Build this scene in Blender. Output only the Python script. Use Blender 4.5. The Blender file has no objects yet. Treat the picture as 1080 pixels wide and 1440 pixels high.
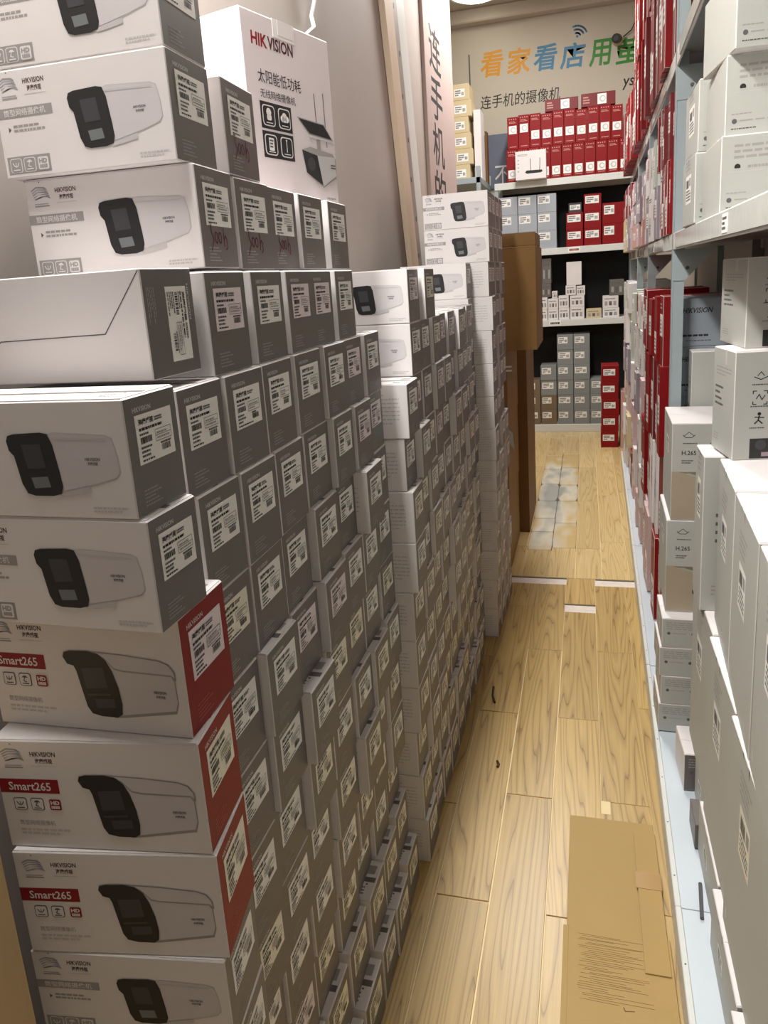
# Aisle of a security-camera stockroom: stacked cartons left, steel shelving right.
import bpy, bmesh, math, random
from mathutils import Matrix, Vector

C = bpy.context.scene.collection
SC = bpy.context.scene
PI = math.pi

# ------------------------------------------------------------------ camera, world, lamps, exposure
def set_camera():
    cd = bpy.data.cameras.new('camera'); co = bpy.data.objects.new('camera', cd); C.objects.link(co)
    yaw, pit, rol = -.2755, .2255, -.0668
    cy, sy, cp, sp = math.cos(yaw), math.sin(yaw), math.cos(pit), math.sin(pit)
    fw = Vector((sy*cp, cy*cp, -sp)); r0 = Vector((cy, -sy, 0)); u0 = r0.cross(fw)
    c, s = math.cos(rol), math.sin(rol)
    r = c*r0 + s*u0; u = -s*r0 + c*u0
    m = Matrix((r, u, -fw)).transposed().to_4x4(); m.translation = (0, 0, 1.55)
    co.matrix_world = m
    cd.sensor_fit = 'VERTICAL'; cd.sensor_height = 36; cd.lens = 36*1036/1440
    cd.shift_y = -86/1440; cd.clip_start = .02; cd.clip_end = 60
    SC.camera = co
set_camera()
SC.view_settings.view_transform = 'Standard'; SC.view_settings.look = 'None'
SC.view_settings.gamma = 1; SC.view_settings.use_curve_mapping = False
SC.view_settings.exposure = 0.0
w = bpy.data.worlds.new('world'); SC.world = w; w.use_nodes = True
w.node_tree.nodes['Background'].inputs[0].default_value = (1, .97, .93, 1)
w.node_tree.nodes['Background'].inputs[1].default_value = .13
def lamp(name, loc, size, power, col=(1, .98, .94), tilt=(0, 0, 0)):
    d = bpy.data.lights.new(name, 'AREA'); d.shape = 'RECTANGLE'; d.size, d.size_y = size
    d.energy = power; d.color = col
    o = bpy.data.objects.new(name, d); C.objects.link(o); o.location = loc; o.rotation_euler = tilt
    return o
lamp('ceiling_lamp', (-.58, .95, 3.0), (.16, 1.2), 78)
lamp('ceiling_lamp', (-.35, 4.6, 3.55), (.16, 1.2), 62)
lamp('ceiling_lamp', (-.3, 6.0, 3.92), (.16, 1.2), 44)

# ------------------------------------------------------------------ materials
def lin(c):
    c = c/255
    return c/12.92 if c <= .04045 else ((c+.055)/1.055)**2.4
MATS = {}
def mat(name, rgb, rough=.55, var=.05, scale=14, metal=0., spec=.4, bump=0., emit=0., rnd=0.):
    if name in MATS: return MATS[name]
    m = bpy.data.materials.new(name); m.use_nodes = True; nt = m.node_tree; N = nt.nodes; L = nt.links
    b = N['Principled BSDF']; col = tuple(lin(v) for v in rgb)
    tc = N.new('ShaderNodeTexCoord'); no = N.new('ShaderNodeTexNoise')
    no.inputs['Scale'].default_value = scale; no.inputs['Detail'].default_value = 3
    L.new(tc.outputs['Object'], no.inputs['Vector'])
    mx = N.new('ShaderNodeMix'); mx.data_type = 'RGBA'
    mx.inputs['A'].default_value = tuple(v*(1-var) for v in col)+(1,)
    mx.inputs['B'].default_value = tuple(min(1, v*(1+var)) for v in col)+(1,)
    L.new(no.outputs['Fac'], mx.inputs['Factor'])
    out = mx.outputs['Result']
    if rnd:                                    # print-run differences from carton to carton
        oi = N.new('ShaderNodeObjectInfo'); cr = N.new('ShaderNodeValToRGB')
        cr.color_ramp.elements[0].color = (1-rnd, 1, 1-rnd*.4, 1); cr.color_ramp.elements[1].color = (1, 1-rnd, 1-rnd*.3, 1)
        e = cr.color_ramp.elements.new(.5); e.color = (1, 1, 1, 1)
        L.new(oi.outputs['Random'], cr.inputs['Fac'])
        m2 = N.new('ShaderNodeMix'); m2.data_type = 'RGBA'; m2.blend_type = 'MULTIPLY'; m2.inputs['Factor'].default_value = 1
        L.new(out, m2.inputs['A']); L.new(cr.outputs['Color'], m2.inputs['B']); out = m2.outputs['Result']
    L.new(out, b.inputs['Base Color'])
    b.inputs['Roughness'].default_value = rough; b.inputs['Metallic'].default_value = metal
    b.inputs['Specular IOR Level'].default_value = spec
    if bump:
        bp = N.new('ShaderNodeBump'); bp.inputs['Strength'].default_value = bump; bp.inputs['Distance'].default_value = .002
        L.new(no.outputs['Fac'], bp.inputs['Height']); L.new(bp.outputs['Normal'], b.inputs['Normal'])
    if emit:
        b.inputs['Emission Color'].default_value = col+(1,); b.inputs['Emission Strength'].default_value = emit
    MATS[name] = m
    return m
WHITE = mat('white_card', (226, 221, 220), .5, .03, 9)
EDGE = mat('white_card_edge', (214, 208, 206), .6, .04, 20)
GREY = mat('grey_print', (108, 103, 99), .42, .04, 9, rnd=.07)
RED = mat('red_print', (134, 18, 22), .45, .05, 9, spec=.22)
CREAM = mat('sticker_paper', (240, 238, 234), .45, .03, 12)
INK = mat('black_ink', (38, 36, 38), .6)
DINK = mat('dark_grey_ink', (92, 90, 92), .6)
LINK = mat('light_grey_ink', (158, 154, 152), .6)
PALE = mat('pale_grey_ink', (196, 192, 192), .5)
BODYC = mat('printed_camera_white', (206, 201, 203), .5)
HEADC = mat('printed_camera_black', (40, 40, 42), .45)
LENSC = mat('printed_lens_grey', (66, 66, 70), .45)
LEDC = mat('printed_lamp_grey', (116, 121, 123), .45)
REDINK = mat('dark_red_ink', (140, 20, 34), .55)
PENRED = mat('red_marker', (96, 16, 30), .6)
LILAC = mat('lilac_grey_ink', (170, 168, 186), .55)
WALLP = mat('wall_paint', (196, 188, 180), .75, .05, 1.5, bump=.15)
PINKW = mat('pinkish_wall_paint', (176, 165, 158), .7, .06, 1.2, bump=.2)
BACKW = mat('back_wall_sheet', (196, 188, 172), .65, .04, 1.0)
CEILP = mat('ceiling_paint', (190, 182, 168), .8, .04, 2)
CARD = mat('kraft_board', (132, 98, 50), .65, .07, 6, bump=.1)
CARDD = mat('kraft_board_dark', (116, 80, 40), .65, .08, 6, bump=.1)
TAPE = mat('packing_tape', (168, 132, 74), .25, .05, 30, spec=.6)
STEEL = mat('grey_blue_steel', (158, 170, 174), .38, .05, 6, spec=.5)
TRAYM = mat('pale_blue_steel', (202, 211, 218), .35, .05, 3, spec=.5)
LIPM = mat('white_steel', (214, 216, 212), .4, .05, 5)
DARK = mat('dark_void_board', (28, 28, 30), .8)
CONC = mat('concrete_patch', (226, 214, 202), .9, .14, 40, bump=.4)
SUBST = mat('pale_joint_filler', (236, 216, 170), .6, .08, 30)
BEIGE = mat('beige_card', (206, 188, 150), .6, .06, 6)
TRIMB = mat('beige_batten', (206, 184, 160), .6, .06, 5)
METW = mat('zinc_angle', (158, 152, 146), .45, .08, 10, metal=.3)
BLACKP = mat('black_plastic', (22, 22, 24), .35)
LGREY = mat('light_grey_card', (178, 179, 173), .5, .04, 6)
GREENW = mat('pale_green_card', (186, 196, 184), .5, .04, 6)

# ------------------------------------------------------------------ mesh helpers
TXT = {}
def text_poly(s, off=0., shear=0.):
    k = (s, off, shear)
    if k not in TXT:
        c = bpy.data.curves.new('t', 'FONT'); c.body = s; c.resolution_u = 2; c.offset = off; c.shear = shear
        o = bpy.data.objects.new('t', c); C.objects.link(o)
        me = bpy.data.meshes.new_from_object(o.evaluated_get(bpy.context.evaluated_depsgraph_get()))
        v = [(p.co.x, p.co.y) for p in me.vertices]; f = [tuple(p.vertices) for p in me.polygons]
        bpy.data.objects.remove(o); bpy.data.curves.remove(c); bpy.data.meshes.remove(me)
        x0 = min(a for a, _ in v); x1 = max(a for a, _ in v); y0 = min(b for _, b in v); y1 = max(b for _, b in v)
        TXT[k] = ([((a-x0)/(x1-x0), (b-y0)/(y1-y0)) for a, b in v], f, (x1-x0)/(y1-y0))
    return TXT[k]

class MB:
    def __init__(s): s.v = []; s.f = []; s.m = []; s.mats = []; s.fr = None
    def mi(s, m):
        if m not in s.mats: s.mats.append(m)
        return s.mats.index(m)
    def add(s, vs, fs, m):
        n = len(s.v); s.v += [tuple(p) for p in vs]; s.f += [tuple(i+n for i in f) for f in fs]
        s.m += [s.mi(m)]*len(fs)
    def box(s, a, b, m, ch=0., faces=None):
        """a box from corner a to corner b; chamfer ch; faces={'+x':mat,...} overrides"""
        x0, y0, z0 = a; x1, y1, z1 = b; faces = faces or {}
        if ch <= 0:
            vs = [(x, y, z) for x in (x0, x1) for y in (y0, y1) for z in (z0, z1)]
            for k, f in (('-x', (0, 1, 3, 2)), ('+x', (4, 6, 7, 5)), ('-y', (0, 4, 5, 1)), ('+y', (2, 3, 7, 6)), ('-z', (0, 2, 6, 4)), ('+z', (1, 5, 7, 3))):
                s.add([vs[i] for i in f], [(0, 1, 2, 3)], faces.get(k, m))
            return
        lo = (x0, y0, z0); hi = (x1, y1, z1); c = ch
        def pt(sg, ax):    # corner sg pulled in on all axes but ax
            return tuple((hi[i] if sg[i] > 0 else lo[i]) - (0 if i == ax else sg[i]*c) for i in range(3))
        for ax in range(3):
            for d in (-1, 1):
                o1, o2 = (ax+1) % 3, (ax+2) % 3; q = []
                for p1, p2 in ((-1, -1), (1, -1), (1, 1), (-1, 1)):
                    sg = [0, 0, 0]; sg[ax] = d; sg[o1] = p1; sg[o2] = p2; q.append(pt(sg, ax))
                if d < 0: q.reverse()
                s.add(q, [(0, 1, 2, 3)], faces.get(('-' if d < 0 else '+')+'xyz'[ax], m))
        for ax in range(3):      # edges parallel to ax
            o1, o2 = (ax+1) % 3, (ax+2) % 3
            for p1 in (-1, 1):
                for p2 in (-1, 1):
                    sa = [0, 0, 0]; sa[ax] = -1; sa[o1] = p1; sa[o2] = p2; sb = list(sa); sb[ax] = 1
                    q = [pt(sa, o1), pt(sb, o1), pt(sb, o2), pt(sa, o2)]
                    if p1*p2 < 0: q.reverse()
                    s.add(q, [(0, 1, 2, 3)], faces.get('edge', m))
        for sx in (-1, 1):
            for sy in (-1, 1):
                for sz in (-1, 1):
                    sg = (sx, sy, sz); q = [pt(sg, 0), pt(sg, 1), pt(sg, 2)]
                    if sx*sy*sz < 0: q.reverse()
                    s.add(q, [(0, 1, 2)], faces.get('edge', m))
    def bar(s, p, q, r, m, n=8):
        p = Vector(p); q = Vector(q); d = (q-p).normalized()
        a = d.orthogonal().normalized(); b = d.cross(a); vs = []
        for e in (p, q):
            for i in range(n):
                t = 2*PI*i/n; vs.append(e + r*(math.cos(t)*a + math.sin(t)*b))
        fs = [(i, (i+1) % n, n+(i+1) % n, n+i) for i in range(n)] + [tuple(range(n-1, -1, -1)), tuple(range(n, 2*n))]
        s.add(vs, fs, m)
    # ---- printing on a face: origin, u, v; marks lie a hair above it
    def face(s, o, u, v): s.fr = (Vector(o), Vector(u), Vector(v), Vector(u).cross(Vector(v)))
    def P(s, x, y, l): o, u, v, n = s.fr; return tuple(o + x*u + y*v + (.0002 + .0002*l)*n)
    def rect(s, x0, y0, x1, y1, m, l=0): s.add([s.P(x0, y0, l), s.P(x1, y0, l), s.P(x1, y1, l), s.P(x0, y1, l)], [(0, 1, 2, 3)], m)
    def poly(s, pts, m, l=0): s.add([s.P(x, y, l) for x, y in pts], [tuple(range(len(pts)))], m)
    def rrect(s, x0, y0, x1, y1, r, m, l=0):
        pts = []
        for cx, cy, a in ((x1-r, y0+r, -90), (x1-r, y1-r, 0), (x0+r, y1-r, 90), (x0+r, y0+r, 180)):
            for k in range(4): t = math.radians(a+30*k); pts.append((cx+r*math.cos(t), cy+r*math.sin(t)))
        s.poly(pts, m, l)
    def disc(s, x, y, r, m, l=0, n=14): s.poly([(x+r*math.cos(2*PI*i/n), y+r*math.sin(2*PI*i/n)) for i in range(n)], m, l)
    def text(s, t, x0, y0, w, h, m, l=0, off=0., shear=0.):
        v, f, asp = text_poly(t, off, shear)
        if w is None: w = asp*h
        s.add([s.P(x0+a*w, y0+b*h, l) for a, b in v], f, m)
    def stroke(s, pts, wd, m, l=0):
        for (ax, ay), (bx, by) in zip(pts, pts[1:]):
            dx, dy = bx-ax, by-ay; n = math.hypot(dx, dy) or 1; px, py = -dy/n*wd/2, dx/n*wd/2; ex, ey = dx/n*wd*.3, dy/n*wd*.3
            s.poly([(ax-ex+px, ay-ey+py), (ax-ex-px, ay-ey-py), (bx+ex-px, by+ey-py), (bx+ex+px, by+ey+py)], m, l)
    def fineprint(s, x0, y0, x1, y1, rows, m, seed=1, l=0, fill=.55):
        """illegible small print: rows of tiny dashes"""
        R = random.Random(seed); dy = (y1-y0)/rows
        for r in range(rows):
            y = y1-(r+1)*dy; x = x0; end = x1-(x1-x0)*R.choice((0, 0, .2, .4))
            while x < end:
                wd = (x1-x0)*R.uniform(.05, .16); s.rect(x, y+dy*(1-fill)/2, min(end, x+wd), y+dy*(1+fill)/2, m, l); x += wd+(x1-x0)*.025
    def barcode(s, x0, y0, x1, y1, m, seed=2, l=0):
        R = random.Random(seed); x = x0
        while x < x1:
            wd = (x1-x0)*R.choice((.03, .05, .08)); s.rect(x, y0, min(x1, x+wd), y1, m, l); x += wd+(x1-x0)*R.choice((.03, .05))
    def mesh(s, name):
        me = bpy.data.meshes.new(name); me.from_pydata(s.v, [], s.f)
        for m in s.mats: me.materials.append(m)
        me.polygons.foreach_set('material_index', s.m); me.update()
        return me
    def obj(s, name, parent=None, loc=(0, 0, 0), rz=0.): return put(name, s.mesh(name), parent, loc, rz)

def put(name, me, parent=None, loc=(0, 0, 0), rz=0.):
    o = bpy.data.objects.new(name, me); C.objects.link(o); o.location = loc; o.rotation_euler = (0, 0, rz)
    if parent: o.parent = parent
    return o
def tag(o, label, cat, group=None):
    o['label'] = label; o['category'] = cat
    if group: o['group'] = group
    return o
def thing(name, label, cat, loc, rz=0., group=None):
    o = bpy.data.objects.new(name, None); C.objects.link(o); o.empty_display_size = .02
    o.location = loc; o.rotation_euler = (0, 0, rz)
    return tag(o, label, cat, group)
def struct(o): o['kind'] = 'structure'; return o
ORD = ['lowest', 'second', 'third', 'fourth', 'fifth', 'sixth', 'seventh', 'eighth', 'ninth', 'tenth', 'eleventh', 'twelfth', 'thirteenth', 'fourteenth', 'fifteenth', 'sixteenth', 'seventeenth', 'eighteenth', 'nineteenth', 'twentieth', 'twenty-first', 'twenty-second', 'twenty-third', 'twenty-fourth']
ORF = ['first'] + ORD[1:]

# ------------------------------------------------------------------ the room
def wood_material(name, light, dark, rough):
    m = bpy.data.materials.new(name); m.use_nodes = True; nt = m.node_tree; N = nt.nodes; L = nt.links; b = N['Principled BSDF']
    tc = N.new('ShaderNodeTexCoord'); geo = N.new('ShaderNodeNewGeometry')
    off = N.new('ShaderNodeCombineXYZ'); mu = N.new('ShaderNodeMath'); mu.operation = 'MULTIPLY'; mu.inputs[1].default_value = 37.
    L.new(geo.outputs['Random Per Island'], mu.inputs[0]); L.new(mu.outputs[0], off.inputs[0]); L.new(mu.outputs[0], off.inputs[1])
    ad = N.new('ShaderNodeVectorMath'); ad.operation = 'ADD'; L.new(tc.outputs['Object'], ad.inputs[0]); L.new(off.outputs[0], ad.inputs[1])
    mp = N.new('ShaderNodeMapping'); mp.inputs['Scale'].default_value = (9, .42, 1); L.new(ad.outputs[0], mp.inputs[0])
    n1 = N.new('ShaderNodeTexNoise'); n1.inputs['Scale'].default_value = 1.5; n1.inputs['Detail'].default_value = 1.5; n1.inputs['Roughness'].default_value = .4
    L.new(mp.outputs[0], n1.inputs['Vector'])
    ring = N.new('ShaderNodeMath'); ring.operation = 'MULTIPLY'; ring.inputs[1].default_value = 15.; L.new(n1.outputs['Fac'], ring.inputs[0])
    fr = N.new('ShaderNodeMath'); fr.operation = 'FRACT'; L.new(ring.outputs[0], fr.inputs[0])
    rp = N.new('ShaderNodeValToRGB'); e = rp.color_ramp.elements
    e[0].position = 0; e[0].color = (.05, .05, .05, 1); e[1].position = 1; e[1].color = (.6, .6, .6, 1)
    x = e.new(.12); x.color = (.8, .8, .8, 1); x = e.new(.6); x.color = (1, 1, 1, 1)
    L.new(fr.outputs[0], rp.inputs['Fac'])
    mp2 = N.new('ShaderNodeMapping'); mp2.inputs['Scale'].default_value = (170, 3.2, 1); L.new(ad.outputs[0], mp2.inputs[0])
    n2 = N.new('ShaderNodeTexNoise'); n2.inputs['Scale'].default_value = 1; n2.inputs['Detail'].default_value = 2; L.new(mp2.outputs[0], n2.inputs['Vector'])
    mm = N.new('ShaderNodeMix'); mm.data_type = 'FLOAT'; mm.inputs['Factor'].default_value = .36
    L.new(rp.outputs['Color'], mm.inputs['A']); L.new(n2.outputs['Fac'], mm.inputs['B'])
    mx = N.new('ShaderNodeMix'); mx.data_type = 'RGBA'
    mx.inputs['A'].default_value = tuple(lin(v) for v in dark)+(1,); mx.inputs['B'].default_value = tuple(lin(v) for v in light)+(1,)
    L.new(mm.outputs['Result'], mx.inputs['Factor'])
    hs = N.new('ShaderNodeHueSaturation'); mr = N.new('ShaderNodeMapRange'); mr.inputs['To Min'].default_value = .9; mr.inputs['To Max'].default_value = 1.1
    L.new(geo.outputs['Random Per Island'], mr.inputs['Value']); L.new(mr.outputs['Result'], hs.inputs['Value']); L.new(mx.outputs['Result'], hs.inputs['Color'])
    L.new(hs.outputs['Color'], b.inputs['Base Color'])
    b.inputs['Roughness'].default_value = rough; b.inputs['Specular IOR Level'].default_value = .45
    bp = N.new('ShaderNodeBump'); bp.inputs['Strength'].default_value = .06; bp.inputs['Distance'].default_value = .001
    L.new(n2.outputs['Fac'], bp.inputs['Height']); L.new(bp.outputs['Normal'], b.inputs['Normal'])
    return m
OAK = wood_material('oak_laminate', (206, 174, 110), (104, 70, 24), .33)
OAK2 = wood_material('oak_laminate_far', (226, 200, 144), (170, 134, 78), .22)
def glare_material():
    """laminate with whitish glare painted into its colour as one large blotch, fading out along the boards"""
    m = bpy.data.materials.new('glare_laminate'); m.use_nodes = True; nt = m.node_tree; N = nt.nodes; L = nt.links; b = N['Principled BSDF']
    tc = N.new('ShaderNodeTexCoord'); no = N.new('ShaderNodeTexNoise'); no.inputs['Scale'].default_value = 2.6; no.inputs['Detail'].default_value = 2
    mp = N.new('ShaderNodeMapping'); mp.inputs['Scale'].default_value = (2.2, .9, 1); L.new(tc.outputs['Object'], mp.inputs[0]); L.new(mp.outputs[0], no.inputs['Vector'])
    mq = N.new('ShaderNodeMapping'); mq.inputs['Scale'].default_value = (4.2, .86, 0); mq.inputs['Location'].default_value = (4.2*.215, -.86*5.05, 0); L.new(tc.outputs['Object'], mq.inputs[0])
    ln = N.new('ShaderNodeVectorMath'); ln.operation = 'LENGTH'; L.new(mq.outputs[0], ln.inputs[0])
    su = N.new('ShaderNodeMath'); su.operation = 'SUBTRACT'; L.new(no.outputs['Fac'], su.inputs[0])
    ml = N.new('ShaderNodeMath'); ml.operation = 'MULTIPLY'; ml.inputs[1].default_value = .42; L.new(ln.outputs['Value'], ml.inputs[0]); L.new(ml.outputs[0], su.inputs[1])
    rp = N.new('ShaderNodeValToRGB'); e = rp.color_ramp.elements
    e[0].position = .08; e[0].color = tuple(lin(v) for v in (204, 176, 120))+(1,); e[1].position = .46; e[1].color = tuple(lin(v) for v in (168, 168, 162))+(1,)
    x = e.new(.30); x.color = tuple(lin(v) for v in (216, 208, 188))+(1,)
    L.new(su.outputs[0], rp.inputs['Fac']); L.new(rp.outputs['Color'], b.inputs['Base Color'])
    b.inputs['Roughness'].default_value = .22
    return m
GLARE = glare_material()
JOINT = mat('dark_joint', (96, 88, 74), .7)
def plank(mb, x0, x1, y0, y1, m, g=.0011, t=.004):
    mb.box((x0+g, y0+g*.5, -t), (x1-g, y1-g*1.9, 0), m, .0006)
def build_floor():
    mb = MB(); mb.box((-2.6, -1.2, -.03), (1.2, 7.9, -.004), SUBST)
    X0, W = -.102, .14; R = random.Random(5)
    ends = {-1: [1.546-.93, 1.546, 2.4, 3.30], 0: [1.04, 1.971, 2.89], 1: [.62, 1.558, 2.404, 3.3], -2: [1.1, 1.985, 2.9], 2: [1.0, 1.9, 2.8], -3: [.7, 1.6, 2.5]}
    for k in range(-7, 17):                  # plank runs, k counts to the left
        x1 = X0-k*W; x0 = x1-W
        cuts = ends.get(k, [R.uniform(.3, .9)+.92*j for j in range(4)])
        cuts = [-1.2] + [c for c in cuts if c < 3.55] + [3.6]
        for a, b in zip(cuts, cuts[1:]):
            if k == -1 and b == 3.3: b = 3.262
            if k == -1 and a == 3.30: a = 3.348
            e = b
            if b == 3.6: e = 3.655 if k == -1 else 3.572      # the strip of missing boards before the back floor
            plank(mb, x0, x1, a, e, OAK, .0024 if k in (0, 1) and a < 2.3 else .0013 if k in (-1, 2) else .0008)
    mb.box((-2.6, 3.569, -.0042), (1.2, 3.66, -.0032), CONC)     # bare screed in the gaps
    mb.box((-.106, 3.255, -.0042), (.05, 3.355, -.0032), CONC)
    mb.box((-2.6, 3.645, -.0040), (-.1, 3.657, -.0012), JOINT); mb.box((.04, 3.645, -.0040), (1.2, 3.657, -.0012), JOINT)
    mb.box((-.102, 3.338, -.0040), (.038, 3.349, -.0012), JOINT)
    XF = -.06; W = .135
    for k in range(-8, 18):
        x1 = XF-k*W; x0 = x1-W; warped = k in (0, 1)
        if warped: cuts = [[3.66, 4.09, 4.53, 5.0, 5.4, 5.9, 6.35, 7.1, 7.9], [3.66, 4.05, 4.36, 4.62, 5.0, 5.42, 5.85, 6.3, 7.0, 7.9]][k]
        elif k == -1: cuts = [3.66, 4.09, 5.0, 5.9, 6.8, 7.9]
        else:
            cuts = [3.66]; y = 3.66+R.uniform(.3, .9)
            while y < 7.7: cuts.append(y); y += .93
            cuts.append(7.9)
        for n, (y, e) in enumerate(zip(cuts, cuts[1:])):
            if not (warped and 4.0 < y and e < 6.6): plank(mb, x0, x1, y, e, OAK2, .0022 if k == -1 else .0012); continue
            # boards swollen at the joints: pinched ends, raised middle, white glare painted into their colour
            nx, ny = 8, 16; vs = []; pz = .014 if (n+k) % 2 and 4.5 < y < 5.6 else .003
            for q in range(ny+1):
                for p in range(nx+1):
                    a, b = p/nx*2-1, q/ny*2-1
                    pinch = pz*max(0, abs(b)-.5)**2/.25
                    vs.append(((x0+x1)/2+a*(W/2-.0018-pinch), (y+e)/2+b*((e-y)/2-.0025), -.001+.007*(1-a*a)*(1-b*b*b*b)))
            mb.add(vs, [(q*(nx+1)+p, q*(nx+1)+p+1, (q+1)*(nx+1)+p+1, (q+1)*(nx+1)+p) for q in range(ny) for p in range(nx)], GLARE)
    mb.box((XF-2*W, 4.05, -.0042), (XF, 6.4, -.0026), JOINT)
    struct(mb.obj('floor'))
build_floor()
def slab(name, a, b, m): mb = MB(); mb.box(a, b, m); return struct(mb.obj(name))
slab('wall_left', (-.90, -.6, 0), (-.80, 4.85, 4.2), PINKW)
slab('wall_back', (-2.6, 7.75, 0), (1.2, 7.87, 4.3), BACKW)
slab('wall_right', (.80, -.6, 0), (.90, 7.75, 4.2), WALLP)
slab('wall_left_back', (-2.6, 4.75, 0), (-2.5, 7.75, 4.2), WALLP)
slab('wall_left_return', (-2.5, 4.75, 0), (-.90, 4.85, 4.2), WALLP)
slab('ceiling', (-2.6, -.6, 3.98), (1.2, 7.9, 4.08), CEILP)
mb = MB(); mb.box((-2.5, 7.62, 3.86), (.8, 7.75, 3.98), CEILP, .01); struct(mb.obj('trim_1'))

# the round lamp on the ceiling whose rim shows at the top of the photo
t = thing('ceiling_lamp_fitting', 'white round ceiling lamp glowing at the top left above the back wall sign', 'ceiling light', (-.92, 7.2, 3.98))
mb = MB(); n = 28
for r0, z0, r1, z1, m in ((.24, 0, .25, -.03, LIPM),):
    vs = [(r*math.cos(2*PI*i/n), r*math.sin(2*PI*i/n), z) for r, z in ((r0, z0), (r1, z1), (.225, -.03)) for i in range(n)]
    mb.add(vs, [(j*n+i, j*n+(i+1) % n, (j+1)*n+(i+1) % n, (j+1)*n+i) for j in range(2) for i in range(n)], m)
mb.obj('lamp_ring', t)
mb = MB(); GLOW = mat('lamp_diffuser', (255, 248, 232), .5, .0, emit=6.)
vs = [(r*math.cos(2*PI*i/n), r*math.sin(2*PI*i/n), z) for r, z in ((.224, -.03), (.17, -.055), (.08, -.066)) for i in range(n)]
mb.add(vs, [(j*n+i, j*n+(i+1) % n, (j+1)*n+(i+1) % n, (j+1)*n+i) for j in range(2) for i in range(n)] + [tuple(range(2*n, 3*n))], GLOW)
mb.obj('lamp_diffuser', t)

# leaning trim, slotted angle and the upright sign on the left wall
def lean_strip(mb, y0, y1, yb0, yb1, x0, x1, zt, zb, m):
    vs = [(x, y, z) for x in (x0, x1) for y, z in ((yb0, zb), (yb1, zb), (y1, zt), (y0, zt))]
    mb.add(vs, [(3, 2, 1, 0), (4, 5, 6, 7), (0, 1, 5, 4), (1, 2, 6, 5), (2, 3, 7, 6), (3, 0, 4, 7)], m)
mb = MB(); lean_strip(mb, 3.10, 3.25, 3.82, 3.93, -.797, -.772, 2.95, 0, TRIMB)
tag(mb.obj('wooden_batten'), 'beige wooden batten leaning sideways along the left wall above the boxes', 'plank')
t = thing('slotted_angle', 'grey metal strip with punched holes leaning on the left wall', 'metal strip', (0, 0, 0))
mb = MB(); lean_strip(mb, 3.27, 3.36, 3.96, 4.05, -.797, -.779, 2.95, 0, METW); mb.obj('strip', t)
for k in range(11):
    z = 2.85-k*.17; f = (2.95-z)/2.95; y = 3.315+f*.69+.012*(-1)**k
    mb = MB(); mb.face((-.779, y-.008, z-.012), (0, 1, 0), (0, 0, 1)); mb.rrect(0, 0, .016, .024, .007, INK); mb.obj('punched_hole', t)
mb = MB(); lean_strip(mb, 3.39, 3.56, 4.09, 4.2, -.797, -.787, 2.95, 0, LIPM)
tag(mb.obj('white_plastic_strip'), 'white plastic strip leaning on the left wall beside the punched metal strip', 'strip')

t = thing('upright_wall_sign', 'tall narrow cream sign with black upright Chinese characters on the left wall', 'sign', (-.80, 4.0, 1.2))
mb = MB(); mb.box((0, 0, 0), (.02, .85, 2.6), mat('pinkish_sign_sheet', (172, 154, 148), .6, .05, 2), .003); mb.obj('sign_board', t)
mb = MB(); mb.face((.02, 0, 0), (0, 1, 0), (0, 0, 1))
for ch, zc in zip('连手机的', (1.54, 1.30, 1.06, .82)): mb.text(ch, .12, zc-.115, .33, .22, INK, off=.012)
mb.obj('sign_characters', t)
mb = MB(); P0 = [(-.78, 2.36, 2.55), (-.775, 2.33, 2.40), (-.785, 2.30, 2.33), (-.77, 2.27, 2.29), (-.785, 2.23, 2.26), (-.78, 2.19, 2.19)]
for a, b in zip(P0, P0[1:]): mb.bar(a, b, .006, LIPM)
tag(mb.obj('white_cable'), 'short twisted white cable hanging on the left wall above the solar camera box', 'cable')

# sign lettering on the back wall
t = thing('wall_sign_lettering', 'large orange blue and green Chinese slogan on the back wall', 'sign', (0, 7.75, 0))
ORNG = mat('orange_vinyl', (214, 150, 44), .5, .06); BLUE = mat('blue_vinyl', (66, 124, 158), .5, .06); GRN = mat('green_vinyl', (56, 134, 44), .5, .06)
def F7(mb): mb.face((0, 0, 0), (1, 0, 0), (0, 0, 1))
for ch, x0, x1, z0, z1, m in (('看', -.975, -.752, 3.397, 3.627, ORNG), ('家', -.724, -.498, 3.39, 3.618, ORNG), ('看', -.471, -.25, 3.388, 3.614, BLUE), ('店', -.23, .007, 3.374, 3.593, BLUE), ('用', .033, .241, 3.36, 3.588, GRN), ('萤', .272, .507, 3.345, 3.571, GRN)):
    mb = MB(); F7(mb); mb.text(ch, x0, z0, x1-x0, z1-z0, m, off=.019, shear=.12); mb.obj('slogan_character', t)
mb = MB(); F7(mb); mb.text('连手机的摄像机', -.985, 3.115, .755, .12, INK, shear=.1, off=.004); mb.obj('small_slogan', t)
mb = MB(); F7(mb); mb.text('ys7', .33, 3.13, .18, .13, INK, shear=.15, off=.008); mb.obj('web_address', t)
mb = MB(); F7(mb); mb.rect(-1.085, 3.05, -1.072, 3.62, DINK); mb.obj('rule_line', t)
mb = MB(); F7(mb)
for r in (.035, .065, .095):
    mb.stroke([(-.075+r*math.cos(math.radians(a)), 3.635+r*math.sin(math.radians(a))) for a in range(20, 111, 15)], .016, BLUE)
mb.disc(-.07, 3.64, .012, BLUE); mb.obj('signal_mark', t)
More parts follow.
